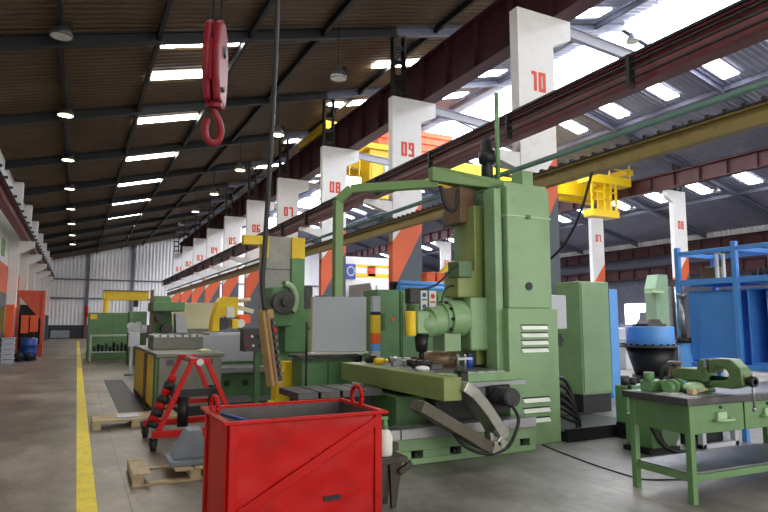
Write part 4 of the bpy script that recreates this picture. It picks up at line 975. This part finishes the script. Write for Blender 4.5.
build(MB().box(1.0, 2.95, 30.2, 30.4, 2.6, 3.0), 'boom', 'yellow', t, .02)
build(MB().box(1.0, 2.95, 30.15, 30.45, 3.0, 3.06), 'boom_flange', 'tan', t)
build(MB().box(2.3, 2.5, 30.15, 30.45, 2.3, 2.6), 'trolley', 'blacksteel', t)
t = thing('small_pedestal', 'pale grey terminal box on a thin post beside the yellow side panels', 'terminal', (1.6, 20, 0))
build(MB().box(1.48, 1.56, 19.97, 20.05, .03, .9), 'post', 'palegrey', t)
build(MB().box(1.42, 1.74, 19.9, 20.1, .85, 1.28), 'box', 'palegrey', t, .01)
build(MB().box(1.35, 1.75, 19.8, 20.2, 0, .03), 'foot', 'dkgreen', t)

# ------------------------------------------------------------------ left wall things
t = thing('orange_guard_frame', 'coral steel frame with a triangular gusset standing out from the left wall', 'frame', (-1.8, 32.3, 0))
build(MB().box(-1.5, -1.36, 32, 32.5, 0, 3.05).box(-2.6, -2.4, 32, 32.5, 0, 3.05), 'upright', 'coral', t, .01)
build(MB().prism([(-2.4, 3.05), (-2.4, 2.75), (-1.5, 1.7), (-1.5, 3.05)], 'y', 32.1, 32.4), 'gusset', 'coral', t)
build(MB().prism([(-2.1, .05), (-1.5, .05), (-1.5, .6), (-1.8, .45)], 'y', 32.1, 32.4), 'foot_gusset', 'coral', t)
build(MB().box(-2.4, -1.5, 32.6, 32.7, .3, 2.4), 'dark_backing', 'blacksteel', t)
for x, yv, z0, z1, mt, lb in ((-2.42, 28.2, 1.0, 2.3, 'orangep', 'tall orange wall box at the left wall, nearest'), (-2.1, 31.5, 1.1, 1.9, 'orangep', 'orange wall box left one inside the coral frame'), (-1.75, 31.5, 1.15, 1.9, 'orangep', 'orange wall box right one inside the coral frame')):
    t = thing('wall_box', lb, 'box', (x, yv, 0))
    build(MB().box(x-.14, x+.16, yv, yv+.3, z0, z1), 'housing', mt, t, .01)
    build(MB().box(x-.02, x+.04, yv+.1, yv+.2, 0, z0), 'post', 'blacksteel', t)
solo(MB().box(-2.66, -2.5, 27.2, 27.7, 1.2, 2.2), 'switch_board', 'rust', 'olive yellow panel on the left wall beside the tall orange box', 'panel')
t = thing('oil_drum', 'blue oil drum standing at the left wall', 'drum', (-1.75, 29.5, 0))
build(MB().lathe([(0, .0), (.29, .0), (.3, .3), (.315, .32), (.3, .34), (.3, .62), (.315, .64), (.3, .66), (.3, .92), (.29, .93), (0, .91)], (-1.75, 29.5, 0), 28), 'barrel', 'navy', t)
build(MB().cyl((-1.6, 29.4, .92), (-1.6, 29.4, .95), .04, n=12), 'bung', 'plastic', t)
for i, (x, yv, s, lb) in enumerate(((-2.06, 28.6, .18, 'larger black rubbish bag in front of the blue drum'), (-1.66, 28.8, .15, 'smaller black rubbish bag in front of the blue drum'))):
    solo(MB().ball((x, yv, s*1.1), s, 12, 1.1, 1, 1.1).cyl((x, yv, s*2.2), (x, yv, s*2.6), .03, .06, n=8), 'rubbish_bag', 'black', lb, 'bag', 'rubbish bags by the drum')
for i in range(5):
    z = i*.2
    solo(MB().box(-2.55, -2.15, 27.6, 28.0, z, z+.03).box(-2.55, -2.52, 27.6, 28.0, z+.03, z+.17).box(-2.18, -2.15, 27.6, 28.0, z+.03, z+.17).box(-2.52, -2.18, 27.6, 27.63, z+.03, z+.14).box(-2.58, -2.12, 27.58, 28.02, z+.16, z+.199), 'stacking_tray', 'palegrey',
         'grey plastic tray in the stack at the left wall, %s from the floor' % ('first', 'second', 'third', 'fourth', 'fifth')[i], 'tray', 'stacked trays')
solo(MB().cyl((.8, Y1-.45, 2.1), (.8, Y1-.45, 3.1), .14, n=14).cyl((.8, Y1-.45, 3.1), (.8, Y1-.45, 3.25), .06, n=10).cyl((.8, Y1-.45, 0), (.8, Y1-.45, 2.1), .04, n=10), 'fire_extinguisher', 'redst', 'red fire extinguisher on a thin stand at a post of the back wall', 'extinguisher')
solo(MB().box(.55, 1.6, 34, 36, 0, 1.1).prism([(.6, 1.1), (1.55, 1.1), (1.45, 1.35), (.7, 1.35)], 'y', 34.1, 35.9), 'dark_machine', 'walldark', 'dark low machine beside the end of the yellow floor line', 'machine', None, .02)

# ------------------------------------------------------------------ middle hall crane and far things
cr = thing('overhead_crane', 'yellow overhead crane with driver cab spanning the middle hall', 'crane', (17.5, 23.7, 8.5))
for q in (23.4, 24.6): build(MB().box(9.3, 26.1, q, q+.4, 8.3, 9.2), 'girder', 'yellow', cr, .02)
for q in (8.7, 26.15): build(MB().box(q, q+.5, 22.4, 25.8, 9.5, 9.85), 'end_truck', 'yellow', cr, .02)
for q in (9.1, 25.8): build(MB().box(q, q+.45, 23.4, 25, 9.2, 9.6), 'end_tie', 'yellow', cr)
mb = MB().box(11.6, 15.6, 23.4, 25.0, 9.25, 10.45)
for z in (9.5, 9.85, 10.2): mb.box(11.58, 15.62, 23.34, 23.42, z-.03, z+.03)
build(mb, 'trolley', 'orangep', cr, .02)
cab = build(MB().prism([(10.75, 6.85), (12.3, 6.85), (12.6, 7.5), (12.6, 8.95), (10.75, 8.95)], 'y', 22.5, 23.38), 'cab', 'yellow', cr, .02)
build(MB().prism([(11.45, 7.4), (12.2, 7.4), (12.4, 7.9), (12.4, 8.6), (11.45, 8.6)], 'y', 22.46, 22.5), 'cab_window', 'glassgrey', cab)
build(MB().box(10.85, 11.3, 22.47, 22.5, 7.1, 8.7), 'cab_door', 'yellow', cab)
build(MB().box(10.6, 12.75, 22.4, 23.45, 8.95, 9.2), 'cab_roof', 'yellow', cr, .02)
for x in (9.85, 10.3): build(MB().box(x, x+.06, 22.6, 22.66, 6.85, 8.8), 'ladder_rail', 'yellow', cr)
pf = thing('crane_platform', 'yellow service platform with a caged ladder hanging at the far crane beam', 'platform', (25.9, 22.6, 7.2))
build(MB().box(22.9, 26.0, 22.0, 22.8, 8.75, 9.2), 'deck', 'yellow', pf, .02)
mb = MB()
for x in (23.0, 24.4, 25.9): mb.box(x, x+.06, 22.0, 22.06, 9.2, 10.1)
mb.box(23.0, 25.96, 22.0, 22.05, 10.0, 10.08).box(23.0, 25.96, 22.0, 22.05, 9.55, 9.6)
build(mb, 'handrail', 'yellow', pf)
mb = MB()
for x in (23.2, 24.1, 24.5, 24.9): mb.box(x-.05, x+.05, 22.05, 22.15, 7.3, 8.75)
mb.box(24.0, 25.0, 22.5, 22.55, 7.2, 8.75)
mb.box(23.1, 25.0, 22.0, 22.6, 7.0, 7.35)
for z in (7.9, 8.3): mb.box(23.15, 24.95, 22.05, 22.1, z-.04, z+.04)
build(mb, 'cage', 'yellow', pf)

t = thing('white_booth', 'white booth with yellow stripes and a small red plate behind column 08', 'booth', (10, 22, 0))
build(MB().box(8.95, 11.3, 21.4, 23.0, 0, 4.15), 'walls', 'white', t, .02)
build(MB().box(9.4, 11.31, 21.385, 21.4, 3.35, 3.5).box(9.4, 11.31, 21.385, 21.4, 3.75, 3.85), 'stripe', 'yellow', t)
build(digits(MB().box(10.15, 10.5, 21.385, 21.4, 3.4, 3.8), '07', 10.2, 21.386, 3.5, .09, .2, .03), 'plate', ['red_number'], t)
t = thing('information_sign', 'blue sign with a ring of white dots on the white booth', 'sign', (9.4, 21.3, 3.2))
build(MB().box(9.2, 9.6, 21.32, 21.37, 3.25, 3.85), 'plate', 'navy', t)
mb = MB()
for i in range(12):
    a = 2*PI*i/12; mb.cyl((9.4+.15*math.cos(a), 21.31, 3.57+.17*math.sin(a)), (9.4+.15*math.cos(a), 21.32, 3.57+.17*math.sin(a)), .03, n=8)
build(mb, 'dot_ring', 'plastic', t)
t = thing('white_van', 'white delivery van parked in the middle hall behind the green cabinets', 'van', (10.2, 19.6, 0))
build(MB().prism([(18.6, .4), (21.1, .4), (21.1, 3.0), (19.2, 3.0), (18.7, 2.2)], 'x', 9.2, 11.1), 'body', 'white', t, .05)
build(MB().prism([(18.64, 2.25), (18.72, 2.25), (19.15, 2.85), (19.1, 2.9)], 'x', 9.4, 10.9), 'windscreen', 'glassgrey', t)
for yv in (19.1, 20.6):
    for x in (9.15, 10.9): build(MB().cyl((x, yv, .38), (x+.25, yv, .38), .38, n=20), 'wheel', 'black', t)

# ------------------------------------------------------------------ camera, light, view
cam = bpy.data.cameras.new('camera'); co = bpy.data.objects.new('camera', cam); COL.objects.link(co)
cam.sensor_width = 36; cam.lens = 600/768*36; cam.clip_start = .05; cam.clip_end = 300
co.location = (0, 0, 1.6)
yaw, pitch = math.radians(26.958), math.radians(6.277)
co.rotation_euler = (PI/2+pitch, 0, -yaw)
S.camera = co

w = bpy.data.worlds.new('world'); S.world = w; w.use_nodes = True
bg = w.node_tree.nodes['Background']; bg.inputs['Color'].default_value = (1, .97, .9, 1); bg.inputs['Strength'].default_value = 1.7

S.view_settings.view_transform = 'Standard'; S.view_settings.look = 'None'
S.view_settings.gamma = 1; S.view_settings.exposure = 1.2
S.view_settings.use_curve_mapping = False
S.cycles.max_bounces = 8; S.cycles.diffuse_bounces = 5
S.cycles.use_denoising = True
